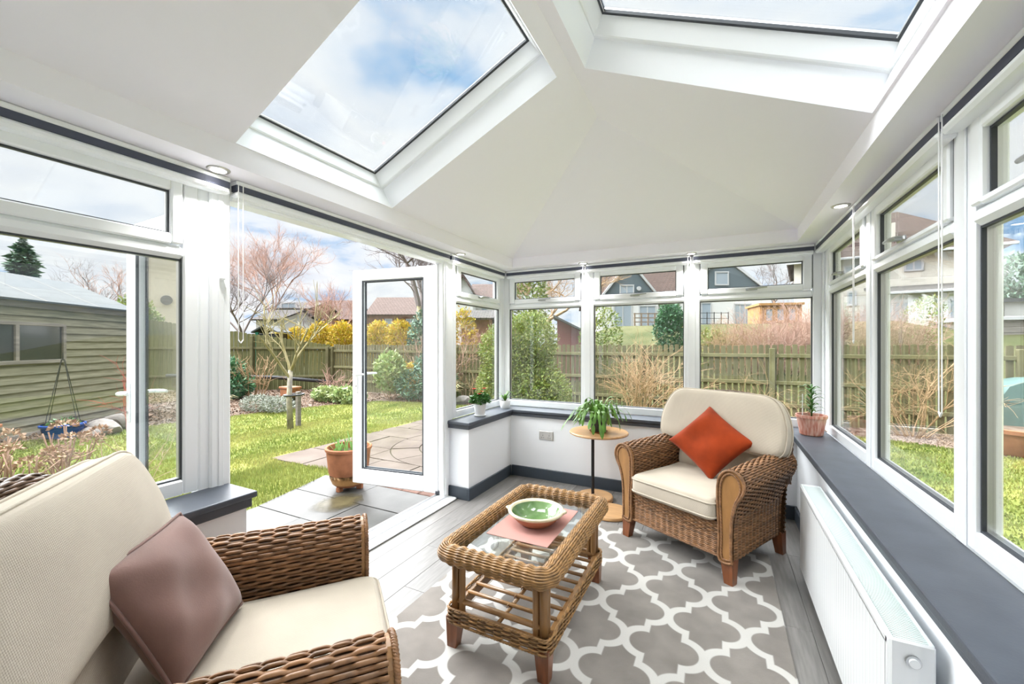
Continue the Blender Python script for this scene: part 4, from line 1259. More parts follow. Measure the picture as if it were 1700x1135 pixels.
r = pot_thing('potted_flower', 'white pot of red flowers on the short slate sill by the doorway', (-1.995, 3.285, .68),
              [(0, 0), (.043, 0), (.046, .006), (.056, .098), (.060, .100), (.060, .112), (.054, .112), (.050, .09)], 'white_ceramic', .05, .092, 'potted plant', .052)
def foliage(n, cx_, cz, rx_, rz_, size, seed, droop=.3, shell=.35):
    r_ = np.random.default_rng(seed)
    d = r_.normal(size=(n, 3)); d /= np.linalg.norm(d, axis=1)[:, None]; d[:, 2] = np.abs(d[:, 2]) * 1.0 - .25
    rad = (shell + (1 - shell) * r_.random(n) ** .5)
    c = d * rad[:, None] * np.array([rx_, rx_, rz_]) + np.array([cx_[0], cx_[1], cz])
    out = d + r_.normal(0, .5, (n, 3)); out[:, 2] -= droop; out /= np.linalg.norm(out, axis=1)[:, None]
    sd = np.cross(out, r_.normal(size=(n, 3))); sd /= np.linalg.norm(sd, axis=1)[:, None]
    L_ = size * r_.uniform(.6, 1.25, n)
    w_ = L_ * .30
    V = np.stack([c, c + out * (L_ * .5)[:, None] + sd * w_[:, None], c + out * L_[:, None], c + out * (L_ * .5)[:, None] - sd * w_[:, None]], 1)
    return V
MB().quads(foliage(520, (0, 0), .150, .088, .075, .036, 2)).build('foliage', 'plant_green', r, fix=False)
for (x, y, z) in ((-.052, -.02, .245), (.040, .01, .25), (-.01, .045, .215), (.02, -.05, .205)):
    m = MB()
    for k in range(9):
        a = k * 2.4; rr = .006 + .0021 * k
        G = leaf_strip([(0, 0, 0), (rr * .6 * cos(a), rr * .6 * sin(a), .008), (rr * 1.3 * cos(a), rr * 1.3 * sin(a), .010 + .002 * (k % 3))], .008, (0, 0, 1))
        m.grid(G)
    m.xf(Matrix.Translation((x, y, z)))
    st = MB().tube([(x * .3, y * .3, .10), (x * .8, y * .8, .16), (x, y, z)], .0016, 5).build('stalk', 'plant_green', r)
    m.build('flower', 'flower_red', st, True, fix=False)

r = pot_thing('potted_plant', 'small white pot with strappy leaves in the corner of the slate sill', (-2.00, 3.80, .68),
              [(0, 0), (.046, 0), (.05, .008), (.058, .075), (.057, .082), (.052, .082), (.05, .07)], 'white_ceramic', .05, .07, 'potted plant')
for k in range(17):
    a = k * 2.4; rr = .05 + .05 * rs_.random(); hh = .05 + .06 * rs_.random()
    pts = [(rr * s ** 1.1 * cos(a), rr * s ** 1.1 * sin(a), .07 + hh * sin(s * 2.2)) for s in np.linspace(0, 1, 10)]
    MB().grid(leaf_strip(pts, .010, (0, 0, 1))).build('leaf', 'cactus_green', r, True, fix=False)

r = pot_thing('potted_lily', 'young plant in a pink striped pot on the sill behind the armchair', (.610, 3.70, .68),
              [(0, 0), (.066, 0), (.072, .006), (.092, .128), (.098, .130), (.099, .150), (.092, .150), (.088, .12)], 'pink_stripe', .088, .125, 'potted plant')
stm = [(0, 0, .12), (.004, .0, .22), (.0, .004, .33)]
MB().tube(stm, [.006, .005, .003], 6).build('stem', 'plant_green', r, True)
for k in range(34):
    h_ = .15 + .19 * k / 33; a = k * 2.4; L_ = .065 + .03 * rs_.random()
    pts = [(L_ * s * cos(a), L_ * s * sin(a), h_ + .035 * sin(s * 2.4)) for s in np.linspace(0, 1, 7)]
    MB().grid(leaf_strip(pts, .009, (0, 0, 1))).build('leaf', 'plant_green', r, True, fix=False)
MB().box(-.058, -.052, -.01, -.002, .10, .30, .001).build('plant_marker', 'white_ceramic', r)

# ------------------------------------------------------------------ garden ground
def terrain_z(x, y):
    s = np.clip((y - 9.4) / 14, 0, 1); s = s * s * (3 - 2 * s)
    f = np.clip((x + 13) / 8, 0, 1)
    return GZ - .03 + s * (2.2 * f + .3)
xs = np.concatenate([np.linspace(-70, -20, 12), np.linspace(-19, 14, 67), np.linspace(16, 60, 10)])
ys = np.concatenate([np.linspace(-12, 9, 22), np.linspace(9.4, 30, 42), np.linspace(34, 110, 14)])
G = np.array([[(x, y, float(terrain_z(x, y))) for y in ys] for x in xs])
tag(MB().grid(G).build('ground', 'bank_grass', None, True, fix=False), 'grassy ground rising beyond the fence towards the houses', 'ground', kind='structure')
def poly_obj(name, pts, z, m, label, cat, kind='structure', th=.05):
    o = MB().prism(pts, z - th, z, 'z').build(name, m)
    return tag(o, label, cat, kind=kind)
LAWN = [(-9.4, 2.2), (-9.0, 4.5), (-8.7, 6.0), (-7.9, 7.9), (-6.2, 8.3), (-2, 8.4), (2.2, 8.3), (4.2, 7.35), (13, 7.2), (13, -6), (1.2, -6), (1.2, 4.6), (-2.3, 4.6), (-2.3, -6), (-8.6, -6), (-9.3, -2)]
lawn = poly_obj('lawn', LAWN, GZ - .012, 'lawn_turf', 'green lawn around the patio and the young tree', 'lawn')
poly_obj('flower_bed', [(-16, 3.8), (-9.0, 4.4), (-8.7, 6.0), (-7.9, 7.9), (-6.2, 8.3), (-2, 8.4), (2.2, 8.3), (2.2, 9.2), (-11.0, 9.3), (-16, 7)], GZ - .005, 'bed_soil', 'bare soil flower bed along the fence', 'flower bed', th=.1)
poly_obj('flower_bed', [(-11.6, 4.4), (-9.0, 4.5), (-9.4, 2.2), (-9.2, -1), (-10.4, -1)], GZ - .004, 'bed_soil', 'soil strip at the foot of the shed', 'flower bed', th=.1)
poly_obj('gravel_patch', [(2.2, 8.3), (4.2, 7.35), (13, 7.2), (13, 9.2), (2.2, 9.2)], GZ - .003, 'gravel_bed', 'pinkish gravel strip under the terracotta trough', 'gravel', th=.1)

def inside(P, poly):
    poly = np.array(poly); x, y = P[:, 0], P[:, 1]; r = np.zeros(len(P), bool)
    j = len(poly) - 1
    for i in range(len(poly)):
        xi, yi = poly[i]; xj, yj = poly[j]
        c = ((yi > y) != (yj > y)) & (x < (xj - xi) * (y - yi) / (yj - yi + 1e-12) + xi)
        r ^= c; j = i
    return r
PATIO = (-5.15, -2.25, 3.30, 6.45)
SLABS = (-3.92, -2.25, -1.0, 3.16)
def edge_wob(x): return .03 * np.sin(x * 5.1) + .02 * np.sin(x * 13.7)
def off_lawn(P):
    x, y = P[:, 0], P[:, 1]
    w1 = edge_wob(y); w2 = edge_wob(x + 2)
    a = (x > PATIO[0] + w1) & (x < PATIO[1]) & (y > PATIO[2] + w2) & (y < PATIO[3])
    # the paved strip narrows towards the lawn corner
    edge = -3.72 - .21 * np.clip((y - 2.25) / .9, -3, 1)
    b = (x > edge + w1 * .6) & (x < SLABS[1]) & (y > SLABS[2]) & (y < SLABS[3] + .1)
    c = (x > -2.6) & (x < 1.05) & (y > -5) & (y < 4.25)
    return a | b | c
def scatter(n, boxes):
    out = []
    for (x0, x1, y0, y1, k) in boxes:
        out.append(np.column_stack([rng.uniform(x0, x1, int(n * k)), rng.uniform(y0, y1, int(n * k))]))
    return np.concatenate(out)
def blades(P, h, wd, lean=.5):
    n = len(P); a = rng.uniform(0, 2 * pi, n); hh = h * rng.uniform(.5, 1.2, n)
    d = np.column_stack([np.cos(a), np.sin(a), np.zeros(n)]); t = np.column_stack([-np.sin(a), np.cos(a), np.zeros(n)])
    ww = wd * rng.uniform(.7, 1.3, n)
    b = np.column_stack([P, np.full(n, GZ - .003)])
    ln = rng.uniform(0, lean, n) * hh
    tip = b + t * ln[:, None] + np.array([0, 0, 1]) * hh[:, None]
    return np.stack([b - d * ww[:, None], b + d * ww[:, None], tip], 1)
Pn = scatter(1, [(-4.9, -3.4, .8, 3.6, 30000)])
Pm = scatter(1, [(-7, -4.6, .5, 5.5, 30000), (-5.6, -4.8, 3, 7, 7000), (-7, -2.5, .0, .8, 6000)])
Pf = scatter(1, [(-9.4, -6.5, -.5, 8.3, 34000), (-7, -2, 5.5, 8.4, 20000), (1.1, 5, 2.5, 8.3, 36000), (-2.4, 1.2, 4.4, 8.4, 12000)])
m = MB()
for P, h, wd in ((Pn, .045, .0035), (Pm, .036, .006), (Pf, .032, .010)):
    P = P[inside(P, LAWN) & ~off_lawn(P)]
    m.tris(blades(P, h, wd))
o = m.build('grass', 'grass_blade', None, fix=False); tag(o, 'short mossy grass growing all over the lawn', 'grass', kind='stuff')
# wood chips on the soil
Pc = scatter(1, [(-15, -8, 4, 9, 9000), (-8, 2, 8.2, 9.1, 5000), (-11, -9, -1, 4.5, 4000)])
Pc = Pc[~inside(Pc, LAWN)]
V = blades(Pc, .03, .02, 1.5); V[:, :, 2] += rng.uniform(0, .02, (len(V), 1))
tag(MB().tris(V).build('bark_chips', 'bark_chip', None, fix=False), 'bark and clods scattered over the flower beds', 'bark', kind='stuff')
Pg = scatter(1, [(2.2, 6, 7.3, 9.1, 7000)]); Pg = Pg[~inside(Pg, LAWN)]
V = blades(Pg, .018, .016, .6)
tag(MB().tris(V).build('gravel', 'gravel', None, fix=False), 'loose pinkish pebbles around the terracotta trough', 'gravel', kind='stuff')

# sandstone patio with a circle of wedge stones
pt = thing('patio', 'pinkish sandstone patio with a stone circle, seen through the door glass', 'patio', (0, 0, 0), kind='structure')
MB().box(PATIO[0] + .03, PATIO[1], PATIO[2], PATIO[3], GZ - .05, GZ - .006).build('jointing', 'slab_joint', pt)
CC, CR = np.array([-3.2, 5.0]), 1.10
def clip_out_circle(poly, c, R):
    bm = bmesh.new()
    return poly
g = .008
rows_ = []
y = PATIO[2]; ri = 0
hts = [.60, .45, .60, .60, .45, .45]
def add_slab(poly, parent, nm, m, z=GZ):
    mb = MB().prism(poly, -.03, 0, 'z'); cx_ = np.mean([p[0] for p in poly]); cy_ = np.mean([p[1] for p in poly])
    mb.xf(Matrix.Translation((0, 0, z + .004 + rng.uniform(-.003, .003))))
    return mb.build(nm, m, parent)
def circle_cut(poly):
    """part of a rectangle outside the circle, as polygons made on a fine boundary (star cut)"""
    x0, y0, x1, y1 = poly
    n = 24; R = CR + .012
    cells = []
    cnr = [(x0, y0), (x1, y0), (x1, y1), (x0, y1)]
    ins = [np.hypot(a - CC[0], b - CC[1]) < R for a, b in cnr]
    if all(ins): return None
    # sample boundary and pull inner points to the circle radially
    pts = []
    for k in range(4):
        a, b = np.array(cnr[k]), np.array(cnr[(k + 1) % 4])
        for t in np.linspace(0, 1, n, endpoint=False): pts.append(a + (b - a) * t)
    pts = np.array(pts); d = np.hypot(*(pts - CC).T)
    if (d > R).all(): return [tuple(p) for p in cnr]
    # keep outer boundary points, join the gap along the circle
    out = d > R
    k0 = [i for i in range(len(pts)) if out[i] and not out[i - 1]]
    if len(k0) != 1: return 'skip' if len(k0) == 0 else 'multi'
    seq = [];
    for j in range(len(pts)):
        i = (k0[0] + j) % len(pts)
        if out[i]: seq.append(pts[i])
        else: break
    def ang(p): return math.atan2(p[1] - CC[1], p[0] - CC[0])
    a1, a0 = ang(seq[-1]), ang(seq[0]); da = (a0 - a1 + pi) % (2 * pi) - pi
    arc = [CC + R * np.array([cos(a1 + da * t), sin(a1 + da * t)]) for t in np.linspace(0, 1, 8)]
    return [tuple(p) for p in seq[::3] + [seq[-1]]] + [tuple(p) for p in arc]
while y < PATIO[3] - .1:
    h_ = min(hts[ri % 6], PATIO[3] - y)
    x = PATIO[0] + [0, -.28, -.12][ri % 3]; k = ri
    while x < PATIO[1]:
        w_ = [.60, .75, .60, .90][k % 4]
        a, b = max(x, PATIO[0] + .02 * math.sin(ri * 2)), min(x + w_, PATIO[1])
        if b - a > .12:
            pl = circle_cut((a + g, y + g, b - g, y + h_ - g))
            if pl == 'multi':
                mid = (a + b) / 2
                for q in ((a + g, y + g, mid - g, y + h_ - g), (mid + g, y + g, b - g, y + h_ - g)):
                    p2_ = circle_cut(q)
                    if p2_ and not isinstance(p2_, str): add_slab(p2_, pt, 'slab', 'sandstone')
            elif pl and not isinstance(pl, str): add_slab(pl, pt, 'slab', 'sandstone')
        x += w_; k += 1
    y += h_; ri += 1
def ring_stones(r0, r1, n, off):
    for k in range(n):
        a0, a1 = 2 * pi * k / n + off, 2 * pi * (k + 1) / n + off
        ga = g / max(r1, .1)
        A = [CC + r1 * np.array([cos(t), sin(t)]) for t in np.linspace(a0 + ga, a1 - ga, 7)]
        gi = g / max(r0, .12)
        B = [CC + r0 * np.array([cos(t), sin(t)]) for t in np.linspace(a1 - gi, a0 + gi, 7)] if r0 > .01 else [CC]
        add_slab([tuple(p) for p in A + B], pt, 'slab', 'sandstone')
ring_stones(.72, CR - .006, 12, .1); ring_stones(.34, .705, 8, .3); ring_stones(.0, .325, 4, .6)

# grey slabs outside the doorway
ps_ = thing('paving', 'wet grey paving slabs outside the open door', 'paving', (0, 0, 0), kind='structure')
MB().prism([(-3.74, -1), (-2.24, -1), (-2.24, 3.16), (-3.93, 3.16), (-3.74, 2.25)], GZ - .06, GZ - .008, 'z').build('jointing', 'slab_joint', ps_)
gy = [-1.0, -.4, .2, .8, 1.42, 2.28, 2.72, 3.155]
gx = [-4.0, -3.15, -2.24]
for i in range(len(gy) - 1):
    for j in range(2):
        sh_ = .22 if i % 2 else 0
        xa = gx[j] + (sh_ if j else 0); xb = gx[j + 1] + (sh_ if j == 0 else 0)
        y0_, y1_ = gy[i] + .004, gy[i + 1] - .004
        e0 = -3.72 - .21 * np.clip((y0_ - 2.25) / .9, -.1, 1); e1 = -3.72 - .21 * np.clip((y1_ - 2.25) / .9, -.1, 1)
        p = [(max(xa, e0) if j == 0 else xa + .004, y0_), (xb - .004, y0_), (xb - .004, y1_), (max(xa, e1) if j == 0 else xa + .004, y1_)]
        add_slab(p, ps_, 'slab', 'grey_slab')
bk = thing('brick_edging', 'row of red-brown bricks between the grey slabs and the sandstone', 'edging', (0, 0, 0), kind='structure')
x = -3.90
while x < -2.26:
    MB().box(x + .004, x + .206, 3.172, 3.288, GZ - .05, GZ + .004, .006).build('brick', 'edging_brick', bk)
    x += .21
# the pot's reflection in the wet slab, painted as a soft brownish patch
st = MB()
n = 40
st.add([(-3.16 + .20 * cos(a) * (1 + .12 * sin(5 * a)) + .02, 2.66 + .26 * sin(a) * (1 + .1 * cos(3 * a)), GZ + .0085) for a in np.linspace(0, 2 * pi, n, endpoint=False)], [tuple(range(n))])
st.build('pot_reflection', 'pot_reflection', ps_, fix=False)

# ------------------------------------------------------------------ fences
def fence(name, label, A, B, pitch, bw, top, m, rails, rail_m, z0=GZ, post_every=2.4, jag=.012, ins=(1, 0), lower=0.0, side=1):
    A, B = np.array(A, float), np.array(B, float); L_ = np.linalg.norm(B - A); ang = math.atan2(*(B - A)[::-1])
    r = thing(name, label, 'fence', (*A, 0), ang)
    n = int(L_ / pitch); ms = {}
    for k in range(n):
        s = (k + .5) * pitch; tz = top(s / L_) if callable(top) else top
        h = round(tz - z0 - lower + rng.uniform(-jag, jag), 2)
        if h not in ms:
            me = MB().add([(-bw / 2, -.009, 0), (bw / 2, -.009, 0), (bw / 2, .009, 0), (-bw / 2, .009, 0),
                           (-bw / 2, -.009, h - .01), (bw / 2, -.009, h - .01), (bw / 2, .009, h - .01), (-bw / 2, .009, h - .01), (0, -.009, h), (0, .009, h)],
                          [(3, 2, 1, 0), (0, 1, 5, 8, 4), (2, 3, 7, 9, 6), (1, 2, 6, 5), (3, 0, 4, 7), (5, 6, 9, 8), (7, 4, 8, 9)]).mesh('board')
            me.materials.append(M[m]); ms[h] = me
        inst(ms[h], 'board', r, (s, rng.uniform(-.004, .004), z0 + lower + rng.uniform(0, .01)), rng.uniform(-.01, .01))
    for rz_ in rails:
        MB().box(0, L_, -.045 * side, -.010 * side, rz_ - .035, rz_ + .035, .006).build('rail', rail_m, r)
    s = 0
    while s <= L_ + .01:
        MB().box(s - .045, s + .045, -.09 * side if side > 0 else .0, .0 if side > 0 else .09, z0 - .05, (top(min(1, s / L_)) if callable(top) else top) - .06, .006).build('post', rail_m, r)
        s += post_every
    return r
fence('fence', 'long picket fence behind the far windows and the straw coloured bush', (-11.1, 9.2), (1.75, 9.2), .108, .080, 1.33, 'fence_board', (.20, .62, 1.13), 'fence_rail', side=1)
fence('fence', 'picket fence seen through the side windows behind the terracotta trough', (1.75, 9.2), (13.0, 9.2), .112, .084, 1.33, 'fence_board', (.20, .62, 1.13), 'fence_rail')
fence('fence', 'tall board fence with a sloping top behind the young tree', (-17.6, 5.75), (-11.1, 9.15), .14, .125, lambda t: 2.35 - 1.04 * t, 'fence_side', (.32, 1.22), 'fence_rail')
r = thing('drain_pipe', 'black pipe lying along the foot of the fence behind the bed', 'pipe', (0, 0, 0))
MB().tube([(-15.5, 6.6, .36), (-14, 7.42, .35), (-12.5, 8.2, .30), (-10.9, 8.95, .16)], .055, 8).build('pipe', 'black_plastic', r, True)

# ------------------------------------------------------------------ shed
SA, SB = np.array([-9.667, 2.03]), np.array([-11.228, 4.152])
dirS = (SB - SA) / np.linalg.norm(SB - SA)
ang = math.atan2(-dirS[1], -dirS[0])
sh = thing('garden_shed', 'weathered shiplap garden shed with pale felt roof', 'shed', (*SB, GZ), ang)
LEN, DEP, HE, HRG = 5.2, 2.3, 2.18, 2.72     # local: +x back along the wall towards the near end, -y behind
MB().box(.02, LEN, -DEP if False else -DEP, -.02, 0, HE - .02).build('core', 'shed_board', sh)
bh = .135; nb_ = int((HE - .12) / bh)
wx0, wx1, wz0, wz1 = 1.62, 3.2, 1.20, 1.78
sgn = 1
for k in range(nb_):
    z0_ = .03 + k * bh
    segs = [(0, LEN)]
    if z0_ + bh > wz0 and z0_ < wz1: segs = [(0, wx0), (wx1, LEN)]
    for a, b in segs:
        m = MB().add([(a, 0, z0_ + .006), (a, .026, z0_ + .006), (a, .008, z0_ + bh), (a, 0, z0_ + bh), (b, 0, z0_ + .006), (b, .026, z0_ + .006), (b, .008, z0_ + bh), (b, 0, z0_ + bh)],
                     [(0, 1, 2, 3), (7, 6, 5, 4), (0, 4, 5, 1), (1, 5, 6, 2), (2, 6, 7, 3), (3, 7, 4, 0)])
        m.build('board', 'shed_board', sh)
MB().box(-.03, .04, -.04, .04, 0, HE - .05, .005).build('corner_post', 'shed_board', sh)
MB().box(-.05, LEN, .02, .045, HE - .13, HE + .02, .005).build('fascia', 'grey_timber', sh)
MB().box(0, LEN, .0, .035, -.02, .05, .004).build('base_rail', 'grey_timber', sh)
wf = MB()
for b in ((wx0 - .05, wx0 + .01, wz0 - .04, wz1 + .03), (wx1 - .01, wx1 + .05, wz0 - .04, wz1 + .03), (wx0, wx1, wz0 - .05, wz0 + .01), (wx0, wx1, wz1 - .01, wz1 + .04), ((wx0 + wx1) / 2 - .03, (wx0 + wx1) / 2 + .03, wz0, wz1)):
    wf.box(b[0], b[1], -.01, .035, b[2], b[3], .004)
wfo = wf.build('window_frame', 'grey_timber', sh)
MB().box(wx0, wx1, -.005, .004, wz0, wz1).build('pane', 'shed_glass', wfo)
rf = MB()
yr = -DEP / 2
rf.prism([(.10, HE - .03), (yr, HRG), (-DEP - .1, HE - .03), (-DEP - .1, HE + .0), (yr, HRG + .035), (.10, HE + .0)], -.10, LEN + .1, 'x')
rf.build('roof', 'roof_felt', sh)
rp = MB()
for k in range(1, 5):
    x_ = -.10 + k * 1.05
    rp.add([(x_, .102, HE + .001), (x_ + .02, .102, HE + .001), (x_ + .02, yr, HRG + .038), (x_, yr, HRG + .038)], [(0, 1, 2, 3)])
rp.build('felt_lap', 'grey_timber', sh)
MB().prism([(.0, HE - .03), (yr, HRG - .03), (-DEP, HE - .03)], .0, .02, 'x').build('gable', 'shed_board', sh)
t = thing('water_butt', 'ribbed green water butt at the corner of the shed', 'water butt', (*survey(223.5, 9.1), GZ))
pr = [(0, 0), (.12, 0)]
for k in range(16): pr += [(.125, .05 + k * .075), (.14, .075 + k * .075)]
pr += [(.125, 1.27), (0, 1.27)]
MB().lathe(pr, 24).build('barrel', 'water_butt', t, 30.0)
MB().lathe([(0, -.0), (.12, 0), (.12, .30), (0, .30)], 16, (.10, -.3)).build('tub', 'black_plastic', t, 40.0)

# ------------------------------------------------------------------ pots and stones outside
def hanging_bowl(name, label, x, y, R, prof, m, hook=True):
    r = thing(name, label, 'planter', (x, y, GZ))
    MB().lathe(prof, 36, cap=False).build('bowl', m, r, 35.0)
    zt = prof[-1][1]
    MB().lathe([(0, zt - .03), (R * .85, zt - .035)], 24, cap=False).build('soil', 'pot_soil', r, True)
    MB().quads(foliage(160, (0, 0), zt - .02, R * .8, .12, .06, 5)).build('foliage', 'leaf_mid', r, fix=False)
    if hook:
        m_ = MB()
        for k in range(4):
            a = k * pi / 2 + .4
            m_.tube([(R * .97 * cos(a), R * .97 * sin(a), zt - .01), (0.02 * cos(a), .02 * sin(a), zt + 1.0)], .006, 5)
        m_.tube([(0, 0, zt + .98), (.0, 0, zt + 1.1)], .008, 5)
        m_.build('hanger_wires', 'black_plastic', r)
    return r
hanging_bowl('hanging_planter', 'glossy blue planter with black hanger wires on the ground by the shed', -9.15, 2.55, .25,
             [(0, .0), (.14, 0), (.19, .03), (.235, .15), (.235, .185), (.262, .20), (.262, .225), (.235, .235)], 'blue_glaze')
hanging_bowl('hanging_planter', 'terracotta planter with wires at the edge of the picture by the shed', -8.92, 1.62, .25,
             [(0, .0), (.15, 0), (.20, .12), (.25, .32), (.27, .33), (.27, .36), (.25, .36)], 'terracotta')
def rock(label, x, y, s, seed, group='rocks by the shed', z=None, m='rock_grey'):
    bm = bmesh.new(); bmesh.ops.create_icosphere(bm, subdivisions=3, radius=1)
    r_ = np.random.default_rng(seed); pl = r_.normal(size=(9, 3)); pl /= np.linalg.norm(pl, axis=1)[:, None]; dd = r_.uniform(.55, .95, 9)
    for v in bm.verts:
        p = np.array(v.co)
        for q, d in zip(pl, dd):
            k = p @ q
            if k > d: p = p - q * (k - d) * .9
        v.co = Vector(p * np.array(s))
    mb = MB().add([v.co[:] for v in bm.verts], [tuple(v.index for v in f.verts) for f in bm.faces]) if not bm.verts.index_update() else None
    bm.free()
    o = mb.build('rock', m, None, 25.0)
    o.location = (x, y, (GZ if z is None else z) + s[2] * .45); o.rotation_euler = (0, 0, r_.uniform(0, 6))
    return tag(o, label, 'rock', group)
rock('largest grey rock of the heap by the shed', -9.05, 3.0, (.30, .22, .17), 1)
rock('flat grey rock beside the largest one, nearer the blue planter', -8.95, 2.78, (.24, .16, .10), 2)
rock('pointed grey rock on top of the heap by the shed', -9.25, 3.2, (.20, .16, .20), 3)
rock('small grey rock at the far end of the heap by the shed', -9.3, 3.48, (.2, .14, .12), 4)
for i, (x_, lb) in enumerate(((-6.1, 'stone edging block beneath the narrow window, first of the row'), (-5.65, 'stone edging block beneath the narrow window, second of the row'), (-5.2, 'stone edging block beneath the narrow window, last of the row'))):
    rock(lb, x_, 8.45 + .03 * i, (.26, .16, .14), 20 + i, 'stone edging blocks of the far bed')
rock('big log lying among the red stems by the shed', -10.0, 3.75, (.30, .12, .12), 31, None, None, 'twig_brown')['category'] = 'log'

t = thing('terracotta_pot', 'terracotta pot of green shoots standing on little feet at the open door', 'plant pot', (-3.36, 2.97, GZ))
MB().lathe([(0, .045), (.12, .045), (.155, .075), (.175, .125), (.183, .17), (.19, .19), (.196, .25), (.212, .40), (.222, .405), (.225, .43), (.215, .44), (.203, .435), (.195, .37)], 48).build('pot', 'terracotta', t, 40.0)
MB().lathe([(.1555, .0752), (.1755, .1252), (.1835, .170), (.176, .128)], 48, cap=False).build('wet_band', 'terracotta_wet', t, True)
MB().lathe([(0, .375), (.197, .37)], 24, cap=False).build('soil', 'pot_soil', t, True)
for k in range(3):
    a = k * 2.09 + .5
    MB().box(-.03, .03, -.025, .025, 0, .055, .01).xf(Matrix.Translation((.11 * cos(a), .11 * sin(a), 0)) @ Matrix.Rotation(a, 4, 'Z')).build('pot_foot', 'terracotta', t)
for k in range(46):
    a = rs_.uniform(0, 6.28); rr = .15 * rs_.random() ** .5; h_ = rs_.uniform(.09, .26) * (1.1 - rr * 3); ln = rs_.uniform(-.04, .04)
    if k > 30: h_ = .07; rr = .17 * rs_.random() ** .3
    pts = [(rr * cos(a) + ln * s, rr * sin(a) + ln * s * s, .37 + h_ * s) for s in np.linspace(0, 1, 6)]
    MB().grid(leaf_strip(pts, .0085, (cos(a * 3), sin(a * 3), .1))).build('leaf', 'shoot_green', t, True, fix=False)

t = thing('terracotta_trough', 'wide terracotta bowl on the gravel outside the side window', 'planter', (3.62, 7.95, GZ + .0))
MB().lathe([(0, 0), (.30, 0), (.34, .03), (.45, .30), (.50, .31), (.51, .36), (.46, .365), (.43, .30)], 48).build('bowl', 'terracotta', t, 35.0)
MB().lathe([(0, .33), (.44, .325)], 32, cap=False).build('soil', 'bed_soil', t, True)
# covered barbecue
bm = bmesh.new(); bmesh.ops.create_cube(bm, size=1); bmesh.ops.subdivide_edges(bm, edges=bm.edges, cuts=7, use_grid_fill=True)
for v in bm.verts:
    x_, y_, z_ = v.co; k = (z_ + .5)
    v.co = Vector((x_ * (1.35 - .55 * k ** 2) + .02 * sin(9 * z_ + 5 * y_), y_ * (.8 - .25 * k) + .02 * sin(8 * x_ + 7 * z_), k * (.86 + .12 * cos(3.0 * x_)) ))
bm.verts.index_update()
o = MB().add([v.co[:] for v in bm.verts], [tuple(v.index for v in f.verts) for f in bm.faces]).build('covered_barbecue', 'green_cover', None, 40.0); bm.free()
o.location = (4.05, 8.62, GZ); tag(o, 'barbecue under a green cover beside the fence', 'barbecue cover')
MB().box(-.02, .02, -.02, .02, 0, .01)
t = thing('planter_on_brick', 'small orange pot on a dark box beside the young tree', 'plant pot', (-8.9, 6.15, GZ))
MB().box(-.12, .10, -.1, .1, 0, .26, .01).build('box', 'black_plastic', t)
MB().box(-.07, .02, -.11, -.10, .06, .16).build('label_plate', 'white_trim', t)
MB().box(-.16, .24, -.12, .12, .26, .46, .02).build('pot', 'terracotta', t)
MB().box(-.18, .26, -.14, .14, .44, .49, .01).build('rim', 'terracotta', t)

# ------------------------------------------------------------------ plants outside
def twigs(n, h, spread, seed, r0=.010, forks=3, droop=0.0, base=.12, curve=.25, levels=2):
    """bush of many stems from the ground, each forking"""
    r_ = np.random.default_rng(seed); mb = MB()
    def grow(p, d, L_, rad, lev):
        k = 5; pts = [p]
        for i in range(k):
            d = d + r_.normal(0, curve * .4, 3); d[2] += -.04 * droop; d = d / np.linalg.norm(d)
            p = p + d * L_ / k; pts.append(p)
        mb.tube(pts, np.linspace(rad, rad * .45, k + 1), 3, caps=False)
        if lev > 0:
            for _ in range(forks):
                i = r_.integers(2, k + 1); q = pts[i]
                nd = d + r_.normal(0, .55, 3); nd /= np.linalg.norm(nd)
                grow(q, nd, L_ * r_.uniform(.4, .65), rad * .55, lev - 1)
    for s in range(n):
        a = r_.uniform(0, 2 * pi); rr = base * r_.random() ** .5
        p = np.array([rr * cos(a), rr * sin(a), 0.0]); t = r_.uniform(0, spread)
        d = np.array([cos(a) * t, sin(a) * t, 1.0]); d /= np.linalg.norm(d)
        grow(p, d, h * r_.uniform(.5, .8), r0 * r_.uniform(.7, 1.2), levels)
    return mb
def shrub(name, label, x, y, mb, m, cat='shrub', group=None, z=GZ):
    o = mb.build(name, m, None, True, fix=False); o.location = (x, y, z)
    return tag(o, label, cat, group)
def leafy(n, clumps, size, seed, aspect=.32, up=.2):
    """leaves in several ellipsoidal clumps (cx, cy, cz, rx, ry, rz)"""
    r_ = np.random.default_rng(seed); cl = np.array(clumps, float)
    vol = (cl[:, 3] * cl[:, 4] * cl[:, 5]) ** .67; pick = r_.choice(len(cl), n, p=vol / vol.sum())
    d = r_.normal(size=(n, 3)); d /= np.linalg.norm(d, axis=1)[:, None]
    rad = (.55 + .45 * r_.random(n) ** .5) * (1 + r_.normal(0, .06, n))
    c = cl[pick, :3] + d * rad[:, None] * cl[pick, 3:]
    c[:, 2] = np.maximum(c[:, 2], .02)
    out = d * .7 + r_.normal(0, .6, (n, 3)) + np.array([0, 0, up]); out /= np.linalg.norm(out, axis=1)[:, None]
    sd = np.cross(out, r_.normal(size=(n, 3))); sd /= np.linalg.norm(sd, axis=1)[:, None]
    L_ = size * r_.uniform(.6, 1.3, n); w_ = L_ * aspect
    return np.stack([c - out * (L_ * .5)[:, None], c + sd * (w_ * .5)[:, None], c + out * (L_ * .5)[:, None], c - sd * (w_ * .5)[:, None]], 1)
